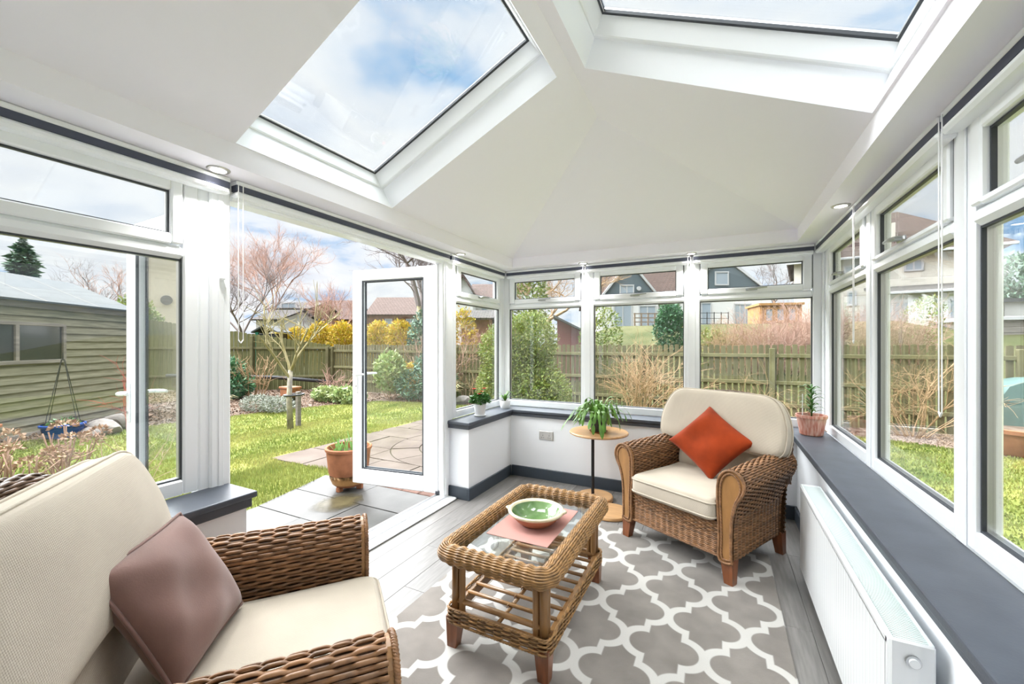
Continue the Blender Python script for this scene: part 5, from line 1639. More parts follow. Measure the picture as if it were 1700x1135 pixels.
def leafy_shrub(name, label, x, y, clumps, n, size, m, seed, cat='shrub', z=GZ, stem=True, aspect=.4, group=None, stem_m='twig_brown'):
    t = thing(name, label, cat, (x, y, z), group=group)
    MB().quads(leafy(n, clumps, size, seed, aspect)).build('foliage', m, t, fix=False)
    if stem:
        top = max(c[2] for c in clumps)
        twigs(6, top * 1.2, .5, seed, .014, 2, levels=1).build('stems', stem_m, t, True, fix=False)
    return t
leafy_shrub('evergreen_shrub', 'big yellow-green evergreen bush right outside the far corner', -3.45, 7.2,
            [(0, 0, .75, .80, .6, .75), (-.25, 0, 1.35, .62, .5, .60), (.15, .1, 1.5, .55, .5, .62), (.45, -.1, .55, .60, .5, .5), (-.5, .1, .6, .5, .5, .6)], 34000, .062, 'leaf_yellow_green', 11)
leafy_shrub('low_plant', 'low teal-leaved plant under the evergreen bush', -2.75, 6.75, [(0, 0, .12, .35, .25, .14)], 500, .12, 'leaf_teal', 12, 'plant', stem=False)
shrub('straw_bush', 'straw coloured leafless bush in front of the fence, middle far window', -1.42, 8.3, twigs(34, 1.35, .95, 5, .012, 5, .2, .14), 'twig_straw')
shrub('straw_bush', 'tangled leafless shrub against the fence outside the second side window', 2.75, 8.65, twigs(22, 1.3, 1.2, 6, .011, 4, .8, .2), 'twig_straw')
shrub('straw_bush', 'pale leafless climber on the fence behind the armchair', .75, 9.0, twigs(20, 1.15, 1.7, 7, .007, 4, 1.5, .4), 'twig_straw')
shrub('straw_bush', 'low brown hydrangea twigs under the narrow window beyond the lawn', -5.9, 8.75, twigs(30, 1.0, .8, 8, .010, 4, .5, .5), 'twig_straw')
shrub('straw_bush', 'pinkish dry shrub reaching over the fence beside the evergreen bush', -6.6, 9.6, twigs(46, 1.9, .8, 9, .012, 4, .3, .8), 'twig_pink', z=-.1)
shrub('bare_shrub', 'brown twiggy shrub in the bed beside the dark green bush', -11.4, 6.85, twigs(16, 1.25, .5, 10, .014, 3, .2, .25), 'twig_straw')
shrub('bare_shrub', 'low brown shrub by the fence corner behind the leafy clump', -9.9, 8.35, twigs(16, .8, .8, 13, .013, 3, .2, .25), 'twig_pink')
leafy_shrub('green_shrub', 'dark green spruce-like bush beside the door post across the lawn', -11.9, 6.45, [(0, 0, .35, .75, .6, .38), (-.1, 0, .75, .5, .45, .38)], 3200, .12, 'leaf_dark', 14)
leafy_shrub('silver_shrub', 'mound of silvery lavender at the lawn edge', -8.95, 5.55, [(-.1, 0, .16, .45, .34, .20), (.38, .1, .15, .40, .32, .19)], 3000, .09, 'leaf_silver', 15, aspect=.16)
leafy_shrub('leafy_clump', 'bright variegated leafy clump at the lawn edge behind the pot', -8.7, 7.35, [(-.35, 0, .15, .5, .35, .22), (.35, 0, .17, .5, .35, .23)], 1500, .13, 'leaf_variegated', 16, 'plant', aspect=.55)
leafy_shrub('euonymus', 'tall variegated bush hidden partly by the open door', -7.75, 8.2, [(0, 0, .75, .45, .4, .55)], 1300, .12, 'leaf_variegated', 33, aspect=.5)
leafy_shrub('bluish_spruce', 'blue-green spreading conifer seen through the door glass', -6.75, 8.45, [(-.35, 0, .42, .65, .5, .42), (.35, 0, .5, .6, .5, .5), (0, .1, .85, .4, .4, .4)], 4200, .14, 'leaf_conifer', 17, 'conifer', aspect=.2)
leafy_shrub('yellow_conifer', 'small golden conifer behind the bluish spruce, seen through the door glass', -7.6, 8.85, [(0, 0, .5, .35, .35, .5)], 900, .10, 'leaf_gold', 34, 'conifer')
def grass_tuft(name, label, x, y, n, h, m, seed):
    r_ = np.random.default_rng(seed); mb = MB()
    for k in range(n):
        a = r_.uniform(0, 6.28); L_ = h * r_.uniform(.6, 1.2); o_ = r_.uniform(.2, .9)
        pts = [(o_ * L_ * s ** 1.4 * cos(a), o_ * L_ * s ** 1.4 * sin(a), L_ * sin(s * 2.0) * .9) for s in np.linspace(0, 1, 7)]
        mb.grid(leaf_strip(pts, .012, (0, 0, 1)))
    return shrub(name, label, x, y, mb, m, 'ornamental grass')
grass_tuft('grass_tuft', 'tuft of pale yellow grass through the door glass, beyond the lawn', -5.75, 8.1, 90, .5, 'straw_grass', 18)
grass_tuft('grass_tuft', 'yellowish grass tuft beside the silver lavender', -9.5, 5.0, 80, .36, 'straw_grass', 19)
# dead hydrangea by the window
t = thing('hydrangea', 'hydrangea with dried flower heads below the near window', 'shrub', (-4.75, 1.12, GZ))
r_h = np.random.default_rng(44)
for k in range(26):
    a = r_h.uniform(0, 6.28); sp_ = r_h.uniform(.05, .55); h_ = r_h.uniform(.5, .82)
    p = np.array([.12 * cos(a), .12 * sin(a), 0]); tip = np.array([sp_ * cos(a) * 1.1, sp_ * sin(a), h_])
    mid = (p + tip) / 2 + np.array([.05 * cos(a), .05 * sin(a), .02])
    f_ = spline([p, mid, tip])
    so_ = MB().tube(f_(np.linspace(0, 1, 7)), np.linspace(.009, .005, 7), 5)
    for q in range(3):
        b0 = f_(.45 + .17 * q); dd = r_h.normal(0, .5, 3) + np.array([0, 0, .9]); dd /= np.linalg.norm(dd)
        so_.tube([b0, b0 + dd * .08, b0 + dd * .15 + np.array([0, 0, .02])], [.005, .004, .0035], 4)
    s_obj = so_.build('stem', 'twig_brown', t, True, fix=False)
    if k % 2 == 0:
        MB().quads(foliage(90, (tip[0], tip[1]), tip[2], .075, .055, .034, 100 + k, -.1, .5)).build('flower_head', 'dead_flower', s_obj, fix=False)
shrub('dogwood', 'red-stemmed shrub by the shed rocks', -8.35, 3.05, twigs(5, 1.25, .35, 20, .010, 3, .2, .1), 'twig_red')
shrub('bare_shrub', 'thin leafless shrub on the lawn seen in the glass of the edge-on door', -4.6, 1.75, twigs(8, .75, .7, 35, .006, 3, .3, .08), 'twig_pink')

# ------------------------------------------------------------------ trees
def tree_mesh(h, seed, trunk_r, first=.3, spread=.75, levels=4, forks=4, len0=.45, gnarl=.16, up=.15, sides=4, lean=(0, 0)):
    r_ = np.random.default_rng(seed); trunk, br = MB(), MB()
    def grow(p, d, L_, rad, lev, mb):
        k = 5; pts = [p]; dirs = []
        for i in range(k):
            d = d + r_.normal(0, gnarl, 3); d[2] += up * .3; d = d / np.linalg.norm(d)
            p = p + d * L_ / k; pts.append(p); dirs.append(d)
        mb.tube(pts, np.linspace(rad, rad * .55, k + 1), sides if lev >= levels - 1 else 3, caps=False)
        if lev > 0:
            for _ in range(forks + (1 if lev < levels - 1 else 0)):
                i = r_.integers(2, k + 1); dd = dirs[i - 1] + r_.normal(0, spread, 3) * np.array([1, 1, .6])
                dd[2] += up; dd /= np.linalg.norm(dd)
                grow(pts[i], dd, L_ * r_.uniform(.5, .75), max(rad * .5, .004), lev - 1, br)
    d0 = np.array([lean[0], lean[1], 1.0]); d0 /= np.linalg.norm(d0)
    top = d0 * h * first; pts = [np.zeros(3), top * .5 + r_.normal(0, .01, 3) * h, top]
    trunk.tube(pts, [trunk_r, trunk_r * .85, trunk_r * .7], 8)
    for q in range(forks):
        a = 2 * pi * q / forks + r_.uniform(-.4, .4); d = np.array([cos(a) * spread, sin(a) * spread, 1.0]); d /= np.linalg.norm(d)
        grow(top * r_.uniform(.85, 1.0), d, h * len0 * r_.uniform(.8, 1.1), trunk_r * .5, levels - 1, br)
    return trunk, br
def tree(name, label, x, y, z, h, seed, trunk_r, bark, twig, group=None, **k):
    t = thing(name, label, 'tree', (x, y, z), group=group)
    a, b = tree_mesh(h, seed, trunk_r, **k)
    a.build('trunk', bark, t, True, fix=False); b.build('branches', twig, t, True, fix=False)
    return t
yt = tree('young_tree', 'young bare lichen-covered tree standing on the lawn', -6.62, 4.6, GZ, 2.55, 51, .052, 'birch_bark', 'lichen_bark', first=.40, spread=.62, levels=3, forks=4, len0=.36, gnarl=.10, up=.12, sides=6)
o = MB().box(-.035, .035, -.035, .035, 0, .62, .006).build('tree_stake', 'grey_timber'); o.location = (-6.72, 4.82, GZ); tag(o, 'short wooden stake behind the young tree trunk', 'stake')
t = thing('tree_tie', 'black strap tying the young tree to its stake', 'tree tie', (-6.66, 4.70, GZ + .58))
MB().tube([(.12 * cos(a) - .005, .17 * sin(a), .0) for a in np.linspace(0, 2 * pi, 16, endpoint=False)], .018, 6, closed=True).build('strap', 'black_plastic', t, True)
def fx(u, d): return survey(u, d)
tr_specs = [
    ('birch_tree', 'tall birch with a hazy pink crown, over the high end of the fence', fx(452, 38), 11.0, 61, .16, 'birch_bark', 'twig_pink', dict(first=.35, spread=.5, levels=5, forks=5, len0=.36)),
    ('birch_tree', 'white-stemmed birch beside the door post, beyond the fence', fx(402, 27), 6.8, 62, .15, 'birch_bark', 'twig_grey', dict(first=.3, spread=.55, levels=5, forks=4, len0=.36)),
    ('bare_tree', 'pinkish bare tree above the golden hedge, close to the open door', fx(562, 27), 5.2, 63, .12, 'twig_brown', 'twig_pink', dict(first=.3, spread=.55, levels=5, forks=4, len0=.36)),
    ('bare_tree', 'bare tree above the golden hedge, between the birch and the door', fx(520, 35), 5.8, 64, .12, 'twig_brown', 'twig_grey', dict(first=.3, spread=.5, levels=5, forks=3, len0=.36)),
    ('bare_tree', 'bare grey tree above the shed roof ridge', fx(140, 24), 6.3, 65, .12, 'twig_grey', 'twig_grey', dict(first=.35, spread=.5, levels=5, forks=3, len0=.34)),
    ('bare_tree', 'second bare tree above the shed roof, beside the white door leaf', fx(190, 25), 6.6, 66, .12, 'twig_grey', 'twig_pink', dict(first=.35, spread=.5, levels=5, forks=3, len0=.34)),
    ('bare_tree', 'lichen-yellow bare tree rising above the open door', fx(697, 15), 6.2, 67, .15, 'lichen_bark', 'twig_grey', dict(first=.45, spread=.6, levels=5, forks=4, len0=.34)),
    ('bare_tree', 'bare many-branched tree behind the evergreen bush', fx(905, 16), 5.0, 68, .14, 'lichen_bark', 'twig_straw', dict(first=.3, spread=.7, levels=5, forks=4, len0=.34)),
    ('bare_tree', 'dark bare tree on the skyline between the dark gable and the cream house', fx(1285, 42), 8.8, 69, .15, 'twig_brown', 'twig_grey', dict(first=.4, spread=.7, levels=4, forks=4, len0=.34)),
]
for nm, lb, (x_, y_), h_, sd, tr_, bk_, tw_, kw in tr_specs:
    z_ = float(terrain_z(x_, y_)); tree(nm, lb, x_, y_, z_, h_, sd, tr_, bk_, tw_, **kw)
def conifer(name, label, x, y, z, h, R, m, seed, n=5000):
    t = thing(name, label, 'conifer', (x, y, z)); r_ = np.random.default_rng(seed)
    k = r_.random(n) ** .6; zz_ = h * (1 - k) ; zz_ = np.clip(zz_, .2, h); rad = R * k * r_.random(n) ** .4 * (1 + .3 * np.sin(zz_ * 6 / h * 4)); a = r_.uniform(0, 6.28, n)
    c = np.column_stack([rad * np.cos(a), rad * np.sin(a), zz_ - rad * .2])
    o_ = np.column_stack([np.cos(a), np.sin(a), r_.normal(-.1, .3, n)]); o_ /= np.linalg.norm(o_, axis=1)[:, None]
    s_ = np.column_stack([-np.sin(a), np.cos(a), r_.normal(0, .4, n)]); L_ = h * .07 * r_.uniform(.6, 1.3, n); w_ = L_ * .2
    MB().quads(np.stack([c - o_ * (L_ * .5)[:, None], c + s_ * w_[:, None], c + o_ * (L_ * .5)[:, None], c - s_ * w_[:, None]], 1)).build('foliage', m, t, fix=False)
    MB().tube([(0, 0, 0), (0, 0, h * .95)], [R * .06, .02], 6).build('trunk', 'twig_brown', t)
    return t
x_, y_ = fx(38, 22); conifer('conifer', 'tall loose conifer behind the shed roof', x_, y_, 0, 7.2, 2.6, 'leaf_conifer', 71, 6000)
x_, y_ = fx(225, 17); leafy_shrub('evergreen_tree', 'green bushy tree behind the far end of the shed', x_, y_, [(0, 0, 1.6, 1.0, 1.0, 1.7), (-.3, 0, 2.6, .6, .6, .8)], 3000, .22, 'leaf_yellow_green', 72, 'tree', z=0)
for i, (u, d, hh, lb) in enumerate(((462, 19, 1.75, 'golden conifer hedge plant nearest the door post'), (490, 19, 1.9, 'golden conifer hedge plant behind the young tree'), (528, 18.6, 2.1, 'golden conifer hedge plant between young tree and door'), (566, 18.2, 2.1, 'golden conifer hedge plant beside the open door edge'), (625, 17.6, 2.1, 'golden conifer hedge plant seen through the hinge half of the door glass'), (662, 17, 2.1, 'golden conifer hedge plant seen through the middle of the door glass'))):
    x_, y_ = fx(u, d)
    leafy_shrub('golden_hedge', lb, x_, y_, [(0, 0, hh * .55, .72, .6, hh * .55), (.2, 0, hh * .8, .55, .5, hh * .3)], 2600, .17, 'leaf_gold', 80 + i, 'hedge', z=0.05, group='golden conifers beyond the fence', stem=False, aspect=.3)
x_, y_ = fx(708, 13.5); leafy_shrub('green_conifer', 'dark green bush beyond the fence, seen through the door glass next to the hinge', x_, y_, [(0, 0, 1.2, .62, .6, 1.2)], 2600, .15, 'leaf_conifer', 90, 'conifer', z=.1)
x_, y_ = fx(768, 13.2); leafy_shrub('golden_bush', 'yellowish bush beyond the fence in the narrow window', x_, y_, [(0, 0, 1.3, .5, .5, 1.1)], 1200, .15, 'leaf_gold', 91, 'shrub', z=.1)
x_, y_ = fx(868, 13.8); leafy_shrub('yellow_tree', 'pale yellow-green tree behind the evergreen bush', x_, y_, [(0, 0, 2.6, .9, .8, 1.6)], 2600, .16, 'leaf_yellow_green', 92, 'tree', z=.4)
x_, y_ = fx(1003, 12.0); leafy_shrub('pale_bush', 'pale yellow bush beyond the fence beside the dark gabled house', x_, y_, [(0, 0, 1.15, .55, .5, 1.1), (-.3, 0, 1.0, .5, .5, .9)], 2600, .10, 'leaf_yellow_green', 93, 'shrub', z=.3)
x_, y_ = fx(1113, 15.5); z_ = float(terrain_z(x_, y_)); leafy_shrub('holly_tree', 'dark green holly tree beyond the fence, middle far window', x_, y_, [(0, 0, .75, .62, .6, .85), (0, 0, 1.25, .5, .5, .6)], 4200, .13, 'leaf_dark', 94, 'tree', z=z_ - .05)
x_, y_ = fx(1180, 13.0); leafy_shrub('green_bush', 'olive bush beyond the fence by the holly tree', x_, y_, [(0, 0, .75, .6, .5, .65), (.4, 0, .6, .5, .5, .5)], 1800, .12, 'leaf_yellow_green', 95, 'shrub', z=.45)
for i, (u, d, lb, mm, hh) in enumerate(((1225, 12.2, 'pinkish twig hedge beyond the fence, behind the orange cushion', 'twig_straw', 1.25), (1275, 12.0, 'pinkish twig hedge in front of the orange cabin', 'twig_pink', 1.55), (1325, 11.6, 'pinkish twig hedge by the corner post above the pink pot', 'twig_pink', 1.75), (1405, 11.6, 'reddish twig hedge in the side window nearest the corner', 'twig_pink', 1.5), (1478, 11.6, 'reddish twig hedge below the cream house windows', 'twig_pink', 1.35))):
    x_, y_ = fx(u, d); z_ = float(terrain_z(x_, y_))
    shrub('twig_hedge', lb, x_, y_, twigs(80, hh * 1.1, .55, 100 + i, .010, 5, 0, .6), mm, 'hedge', 'twig hedges beyond the fence', z=z_)
x_, y_ = fx(1530, 12.6); z_ = float(terrain_z(x_, y_)); leafy_shrub('yellow_bush', 'yellow-green bush in front of the cream house, second side window', x_, y_, [(0, 0, .7, .55, .5, .8), (.2, 0, 1.2, .35, .3, .5)], 1200, .10, 'leaf_yellow_green', 110, z=z_)
x_, y_ = fx(1700, 30); leafy_shrub('pine_trees', 'dark green pines beyond the cream house corner', x_, y_, [(0, 0, 4, 1.8, 2, 2.6), (1.6, 0, 4.8, 1.6, 2, 2.8), (-.9, 0, 2.8, 1.0, 1, 1.6)], 3500, .5, 'leaf_conifer', 111, 'tree', z=1.6)

# ------------------------------------------------------------------ houses beyond the garden
def uv_roof(mb_faces, name, m, parent):
    """roof from planar quads/tris with metric UVs so that tiles read at real size"""
    vs, fs = [], []
    for f in mb_faces:
        k = len(vs); vs += f; fs.append(tuple(range(k, k + len(f))))
    me = bpy.data.meshes.new(name); me.from_pydata([tuple(v) for v in vs], [], fs); me.update()
    uvl = me.uv_layers.new(name='uv')
    for p in me.polygons:
        n = p.normal; up = Vector((0, 0, 1)); ax = up.cross(n)
        if ax.length < 1e-4: ax = Vector((1, 0, 0))
        ax.normalize(); ay = n.cross(ax)
        for li in p.loop_indices:
            v = me.vertices[me.loops[li].vertex_index].co
            uvl.data[li].uv = (v.dot(ax), v.dot(ay))
    me.materials.append(M[m])
    o = bpy.data.objects.new(name, me); col.objects.link(o); o.parent = parent
    so = o.modifiers.new('s', 'SOLIDIFY'); so.thickness = .12; so.offset = -1
    return o
def h_window(parent, x0, x1, z0, z1, y=0.0, bars=1, wood='white_trim'):
    m = MB(); f = .07
    m.box(x0 - f, x0 + .02, y - .06, y + .02, z0 - f, z1 + f); m.box(x1 - .02, x1 + f, y - .06, y + .02, z0 - f, z1 + f)
    m.box(x0, x1, y - .06, y + .02, z0 - f, z0 + .02); m.box(x0, x1, y - .06, y + .02, z1 - .02, z1 + f)
    for k in range(bars):
        xx = x0 + (x1 - x0) * (k + 1) / (bars + 1); m.box(xx - .035, xx + .035, y - .05, y + .02, z0, z1)
    w_ = m.build('window', wood, parent)
    MB().box(x0, x1, y - .02, y - .005, z0, z1).build('pane', 'house_glass', w_)
    return w_
# cream house with a hipped tile roof, seen through the side windows
d = 22.5
x0_, y0_ = survey(1318, 26); x1_, y1_ = survey(1666, 20.9)
Wd = math.hypot(x1_ - x0_, y1_ - y0_); an = math.atan2(y1_ - y0_, x1_ - x0_)
zb = 1.2
hc = thing('cream_house', 'cream rendered house with a brown hipped tile roof, seen through the side windows', 'house', (x0_, y0_, zb), an)
HE_ = hgt(404, 20.9) - zb
MB().box(0, Wd, 0, 8, 0, HE_).build('wall', 'render_cream', hc)
hr = HE_ + 3.3; ov = .4; hip = 3.4
A_, B_, C_, D_ = (-ov, -ov, HE_), (Wd + ov, -ov, HE_), (Wd + ov, 8 + ov, HE_), (-ov, 8 + ov, HE_)
E_, F_ = (hip, 4, hr), (Wd - hip, 4, hr)
uv_roof([[A_, B_, F_, E_], [B_, C_, F_], [C_, D_, E_, F_], [D_, A_, E_]], 'roof', 'roof_tile_brown', hc)
MB().box(-ov, Wd + ov, -ov - .12, -ov, HE_ - .16, HE_ - .02, .02).build('gutter', 'white_trim', hc)
MB().tube([(Wd - .25, -.12, HE_ - .1), (Wd - .25, -.1, 0)], .05, 8).build('downpipe', 'white_trim', hc)
def wx(u): return (u - 1318) / 348 * Wd
for (u0, u1, v0, v1, b) in ((1418, 1440, 432, 456, 0), (1522, 1548, 430, 446, 1), (1424, 1436, 478, 500, 0)):
    h_window(hc, wx(u0), wx(u1), hgt(v1, d) - zb, hgt(v0, d) - zb, 0, b)
MB().box(wx(1495) - .3, wx(1495) + .4, 1.0, 1.6, HE_ + .5, HE_ + 2.0).build('chimney', 'render_cream', hc)
# flat-roofed extension
de = 20.5
ex0, ey0 = survey(1452, 21.6); ex1, ey1 = survey(1622, 19.5); We = math.hypot(ex1 - ex0, ey1 - ey0)
he = thing('house_extension', 'pale extension with a grey pent roof in front of the cream house', 'extension', (ex0, ey0, zb), an)
ze = hgt(482, de) - zb
MB().box(0, We, 0, 2.6, 0, ze).build('wall', 'render_white', he)
uv_roof([[(-.2, -.25, ze), (We + .2, -.25, ze), (We + .2, 2.5, ze + .55), (-.2, 2.5, ze + .55)]], 'roof', 'roof_tile_grey', he)
MB().box(-.2, We + .2, -.34, -.25, ze - .14, ze - .0, .02).build('gutter', 'white_trim', he)
for (u0, u1, v0, v1, b) in ((1470, 1512, 500, 528, 2), (1384, 1384, 0, 0, 0), (1580, 1606, 500, 530, 1)):
    if u1 > u0: h_window(he, (u0 - 1452) / 170 * We, (u1 - 1452) / 170 * We, hgt(v1, de) - zb, hgt(v0, de) - zb, 0, b)
# grey weathered shed beyond the fence and low white garage
x_, y_ = survey(1612, 13.2); gs = thing('grey_shed', 'grey weathered shed with a flat white-edged roof over the fence', 'shed', (x_, y_, .2), R_(4))
for k in range(9):
    MB().box(0, 3.4, -.02, .02, .1 + k * .2, .29 + k * .2, .01).build('board', 'grey_timber', gs)
MB().box(.02, 3.38, .02, 2.2, 0, 1.9).build('core', 'grey_timber', gs)
MB().box(-.12, 3.5, -.12, 2.3, 1.90, 2.02, .01).build('roof', 'white_trim', gs)
x_, y_ = survey(1668, 24); gg = thing('white_garage', 'low white garage beside the cream house', 'garage', (x_, y_, 1.5), an)
MB().box(0, 5, 0, 5, 0, 2.3).build('wall', 'render_white', gg); MB().box(-.15, 5.2, -.2, 5.2, 2.3, 2.5).build('roof', 'roof_felt', gg)
h_window(gg, 1.0, 2.0, 1.0, 1.9)

# house with two dark gables
d = 30.0
zb = 2.0
x0_, y0_ = survey(975, d); x1_, y1_ = survey(1290, d)
Wd = math.hypot(x1_ - x0_, y1_ - y0_); an = math.atan2(y1_ - y0_, x1_ - x0_)
hd = thing('gabled_house', 'house with two dark clad gables, white bargeboards and brown tile roof', 'house', (x0_, y0_, zb), an)
def hx(u): return (u - 975) / 315 * Wd
ZE = hgt(497, d) - zb; ZR_ = hgt(434, d) - zb
MB().box(hx(1000), hx(1270), .8, 8, 0, ZE).build('wall', 'render_white', hd)
uv_roof([[(hx(992), .4, ZE - .1), (hx(1284), .4, ZE - .1), (hx(1284), 4.4, ZR_ + .1), (hx(992), 4.4, ZR_ + .1)], [(hx(992), 4.4, ZR_ + .1), (hx(1284), 4.4, ZR_ + .1), (hx(1284), 8.4, ZE - .1), (hx(992), 8.4, ZE - .1)]], 'roof', 'roof_tile_brown', hd)
def gable(uc, va, ul, ur, vb):
    xc, zc = hx(uc), hgt(va, d) - zb; xl_, xr_, zb_ = hx(ul), hx(ur), hgt(vb, d) - zb
    MB().prism([(xl_, zb_), (xr_, zb_), (xc, zc)], 0, .3, 'y').build('gable', 'dark_cladding', hd)
    for k in range(1, 12):
        pass
    MB().box(xl_ + .2, xr_ - .2, .05, 1.0, 0, zb_ + .05).build('wall', 'render_white', hd)
    for a, b in ((xl_, xc), (xr_, xc)):
        s_ = 1 if b > a else -1
        MB().prism([(a - s_ * .15, zb_ - .1), (b, zc + .02), (b, zc + .30), (a - s_ * .32, zb_ - .1)], -.14, -.005, 'y').build('bargeboard', 'white_trim', hd)
    o_ = .3
    uv_roof([[(xl_ - .2, .0, zb_ - .1), (xc, .0, zc + .22), (xc, 4.2, zc + .22), (xl_ - .2, 4.2, zb_ - .1)], [(xc, .0, zc + .22), (xr_ + .2, .0, zb_ - .1), (xr_ + .2, 4.2, zb_ - .1), (xc, 4.2, zc + .22)]], 'gable_roof', 'roof_tile_brown', hd)
gable(1045, 437, 994, 1098, 502)
gable(1199, 428, 1128, 1284, 492)
h_window(hd, hx(1030), hx(1051), hgt(488, d) - zb, hgt(474, d) - zb, 0, 1)
h_window(hd, hx(1188), hx(1208), hgt(472, d) - zb, hgt(452, d) - zb, 0, 0)
h_window(hd, hx(1020), hx(1048), 0.15, hgt(505, d) - zb, 0.05, 1)
h_window(hd, hx(1062), hx(1088), 0.6, hgt(508, d) - zb, 0.05, 1)
h_window(hd, hx(1220), hx(1246), 0.7, hgt(505, d) - zb, 0.05, 2)
h_window(hd, hx(1150), hx(1180), 0.5, hgt(503, d) - zb, 0.05, 1)
m = MB().tube([(hx(1060), -.05, hgt(479, d) - zb), (hx(1060), -.14, hgt(479, d) - zb)], .16, 16); m.build('wall_lamp', 'white_trim', hd, 40.0)
# timber deck and railings in front of it
dk = 25.0
x_, y_ = survey(1052, dk); t = thing('timber_deck', 'raised timber deck with railings before the dark gabled house', 'deck', (x_, y_, hgt(552, dk) - .3), an)
MB().box(0, 1.7, 0, 1.4, .55, .65).build('deck_boards', 'deck_timber', t)
for k in range(5):
    MB().box(.02 + k * .41, .10 + k * .41, -.04, .04, 0, 1.5).build('post', 'deck_timber', t)
for z_ in (.95, 1.2, 1.46): MB().box(0, 1.7, -.03, .03, z_ - .03, z_ + .03).build('rail', 'deck_timber', t)
x_, y_ = survey(1162, 26); t = thing('garden_railing', 'dark wire railing on the terrace above the twig hedge', 'railing', (x_, y_, hgt(548, 26)), an)
for k in range(5): MB().box(k * .45 - .02, k * .45 + .02, -.02, .02, 0, 1.15).build('post', 'black_metal', t)
for z_ in (.4, .75, 1.1): MB().box(0, 1.8, -.012, .012, z_ - .015, z_ + .015).build('rail', 'black_metal', t)
# orange cabin
x_, y_ = survey(1262, 19); x2_, y2_ = survey(1331, 18.6); z_ = hgt(540, 19) - .4
t = thing('orange_cabin', 'orange timber garden cabin with three windows above the twig hedge', 'cabin', (x_, y_, z_), math.atan2(y2_ - y_, x2_ - x_))
Wc = math.hypot(x2_ - x_, y2_ - y_); Hc = hgt(507, 19) - z_
MB().box(0, Wc, .03, 1.8, 0, Hc).build('core', 'orange_timber', t)
MB().box(-.08, Wc + .08, -.1, 1.9, Hc, Hc + .1).build('roof', 'orange_timber', t)
for k in range(3):
    a = .22 + k * (Wc - .3) / 3
    h_window(t, a, a + (Wc - .3) / 3 - .16, Hc - .72, Hc - .16, 0.03, 0, 'orange_timber')
for k in range(4): MB().box(.03 + k * (Wc - .1) / 3, .10 + k * (Wc - .1) / 3, -.03, .03, 0, Hc).build('frame_post', 'orange_timber', t)
# little dark red outhouse with a pale roof beyond the fence
x_, y_ = survey(925, 13.0); t = thing('outhouse', 'small dark red outhouse with a pale sloping roof behind the fence', 'outhouse', (x_, y_, .2), R_(20))
MB().prism([(0, 0), (1.0, 0), (1.0, 1.45), (.0, 1.95), (0, 0.2)], 0, 1.2, 'y').build('wall', 'dark_red_paint', t)
MB().prism([(-.12, 2.0), (1.12, 1.38), (1.12, 1.44), (-.12, 2.07)], -.25, 1.4, 'y').build('roof', 'roof_felt', t)
# houses on the far side, over the golden hedge
def simple_house(name, label, u0, u1, d, vb, ve, vr, wallm, roofm, wins, depth=7, cat='house', gable_front=False, d2=None):
    x0_, y0_ = survey(u0, d); x1_, y1_ = survey(u1, d2 or d); W_ = math.hypot(x1_ - x0_, y1_ - y0_)
    zb_ = hgt(vb, d); t = thing(name, label, cat, (x0_, y0_, zb_), math.atan2(y1_ - y0_, x1_ - x0_))
    ze_, zr_ = hgt(ve, d) - zb_, hgt(vr, d) - zb_
    MB().box(0, W_, 0, depth, 0, ze_).build('wall', wallm, t)
    if gable_front:
        MB().prism([(0, ze_), (W_, ze_), (W_ / 2, zr_)], 0, .2, 'y').build('gable', wallm, t)
        uv_roof([[(-.25, -.3, ze_ - .1), (W_ / 2, -.3, zr_ + .05), (W_ / 2, depth, zr_ + .05), (-.25, depth, ze_ - .1)], [(W_ / 2, -.3, zr_ + .05), (W_ + .25, -.3, ze_ - .1), (W_ + .25, depth, ze_ - .1), (W_ / 2, depth, zr_ + .05)]], 'roof', roofm, t)
    else:
        uv_roof([[(-.3, -.4, ze_), (W_ + .3, -.4, ze_), (W_ + .3, depth / 2, zr_), (-.3, depth / 2, zr_)], [(-.3, depth / 2, zr_), (W_ + .3, depth / 2, zr_), (W_ + .3, depth + .4, ze_), (-.3, depth + .4, ze_)]], 'roof', roofm, t)
        for xx in (0, W_ - .15): MB().prism([(0, ze_), (depth, ze_), (depth / 2, zr_ - .1)], xx, xx + .15, 'x').build('gable', wallm, t)
    for (a, b, c, e, n) in wins:
        h_window(t, (a - u0) / (u1 - u0) * W_, (b - u0) / (u1 - u0) * W_, hgt(e, d) - zb_, hgt(c, d) - zb_, 0, n)
    return t
simple_house('brick_house', 'orange brick house with a white window band over the golden hedge', 455, 512, 44, 575, 512, 496, 'brick_orange', 'roof_tile_grey', ((468, 490, 503, 518, 1), (458, 464, 504, 516, 0)))
simple_house('brick_house', 'pinkish roofed house above the golden hedge beside the open door', 508, 585, 56, 575, 530, 494, 'brick_orange', 'roof_tile_pink', ((520, 530, 534, 546, 0),))
simple_house('bungalow', 'low brown roofed bungalow behind the birches', 425, 463, 33, 575, 530, 508, 'render_white', 'roof_tile_grey', ((455, 462, 527, 534, 0),))
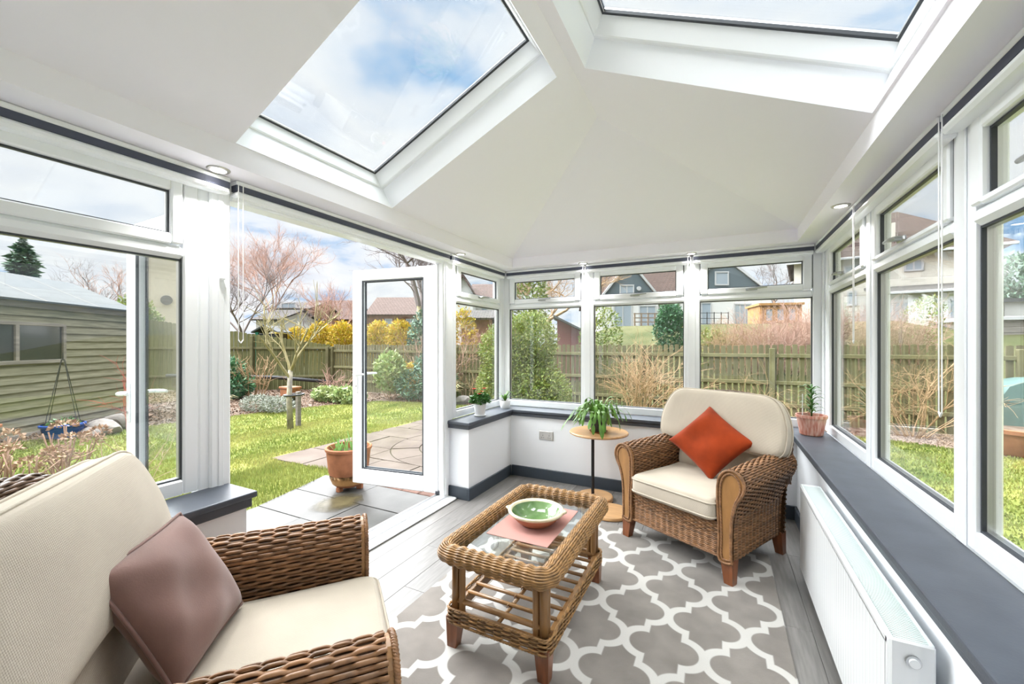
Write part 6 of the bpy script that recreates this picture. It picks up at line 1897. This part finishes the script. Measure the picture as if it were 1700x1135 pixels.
simple_house('long_house', 'long brick house with brown roof showing through the upper door glass', 612, 716, 42, 575, 522, 487, 'brick_orange', 'roof_tile_pink', ((640, 650, 530, 540, 0), (675, 688, 530, 540, 1)))
simple_house('white_gable_house', 'white gabled house in the narrow upper pane', 752, 785, 34, 575, 487, 456, 'render_white', 'roof_tile_pink', (), gable_front=True)
simple_house('pink_roof_house', 'pink roofed house beside the white gable in the narrow upper pane', 783, 822, 37, 575, 497, 462, 'render_white', 'roof_tile_pink', ((800, 808, 504, 516, 0),))
simple_house('grey_roof_cottage', 'grey roofed brick cottage with white window low in the narrow window', 766, 812, 24, 580, 528, 510, 'brick_orange', 'roof_tile_grey', ((774, 786, 532, 548, 1),), depth=4)
nh = simple_house('neighbour_house', 'beige rendered gable wall with a round vent, seen through the glass of the edge-on door', 232, 332, 20, 585, 424, 404, 'render_beige', 'roof_tile_grey', (), gable_front=True, depth=4, d2=21.5)
W_n = 2.4
m = MB().tube([(1.0, .01, 2.62), (1.0, -.06, 2.62)], .24, 20); m.build('vent', 'black_plastic', nh, 40.0)
x_, y_ = survey(425, 17.5); t = thing('dark_hut', 'small dark hut with a green post behind the fence top', 'hut', (x_, y_, .2), R_(26))
MB().box(0, .9, 0, .8, 0, 1.6).build('wall', 'black_plastic', t); MB().box(-.02, .10, -.04, .06, 0, 1.66).build('post', 'water_butt', t)
MB().prism([(-.12, 1.62), (.4, 1.9), (1.0, 1.62), (1.0, 1.68), (.4, 1.97), (-.12, 1.68)], -.15, 1.0, 'y').build('roof', 'roof_felt', t)

# the dwelling this sunroom leans against: its beige outside wall is mirrored in the edge-on door leaf
hw = thing('home_wall', 'beige rendered outside wall of the home, mirrored in the edge-on door', 'house wall', (0, 0, 0), kind='structure')
MB().box(-9, XL - .2, YN - .3, YN - .1, -.2, 5.0).build('wall', 'render_cream', hw)
m = MB().tube([(-4.2, YN - .1, 1.75), (-4.2, YN - .07, 1.75)], .10, 20); m.build('vent', 'black_plastic', hw)
MB().box(XR + .2, 7, YN - .3, YN - .1, -.2, 5.0).build('wall', 'render_cream', hw)
MB().box(-9, 7, YN - .35, YN - .12, 2.9, 5.0).build('wall', 'render_cream', hw)
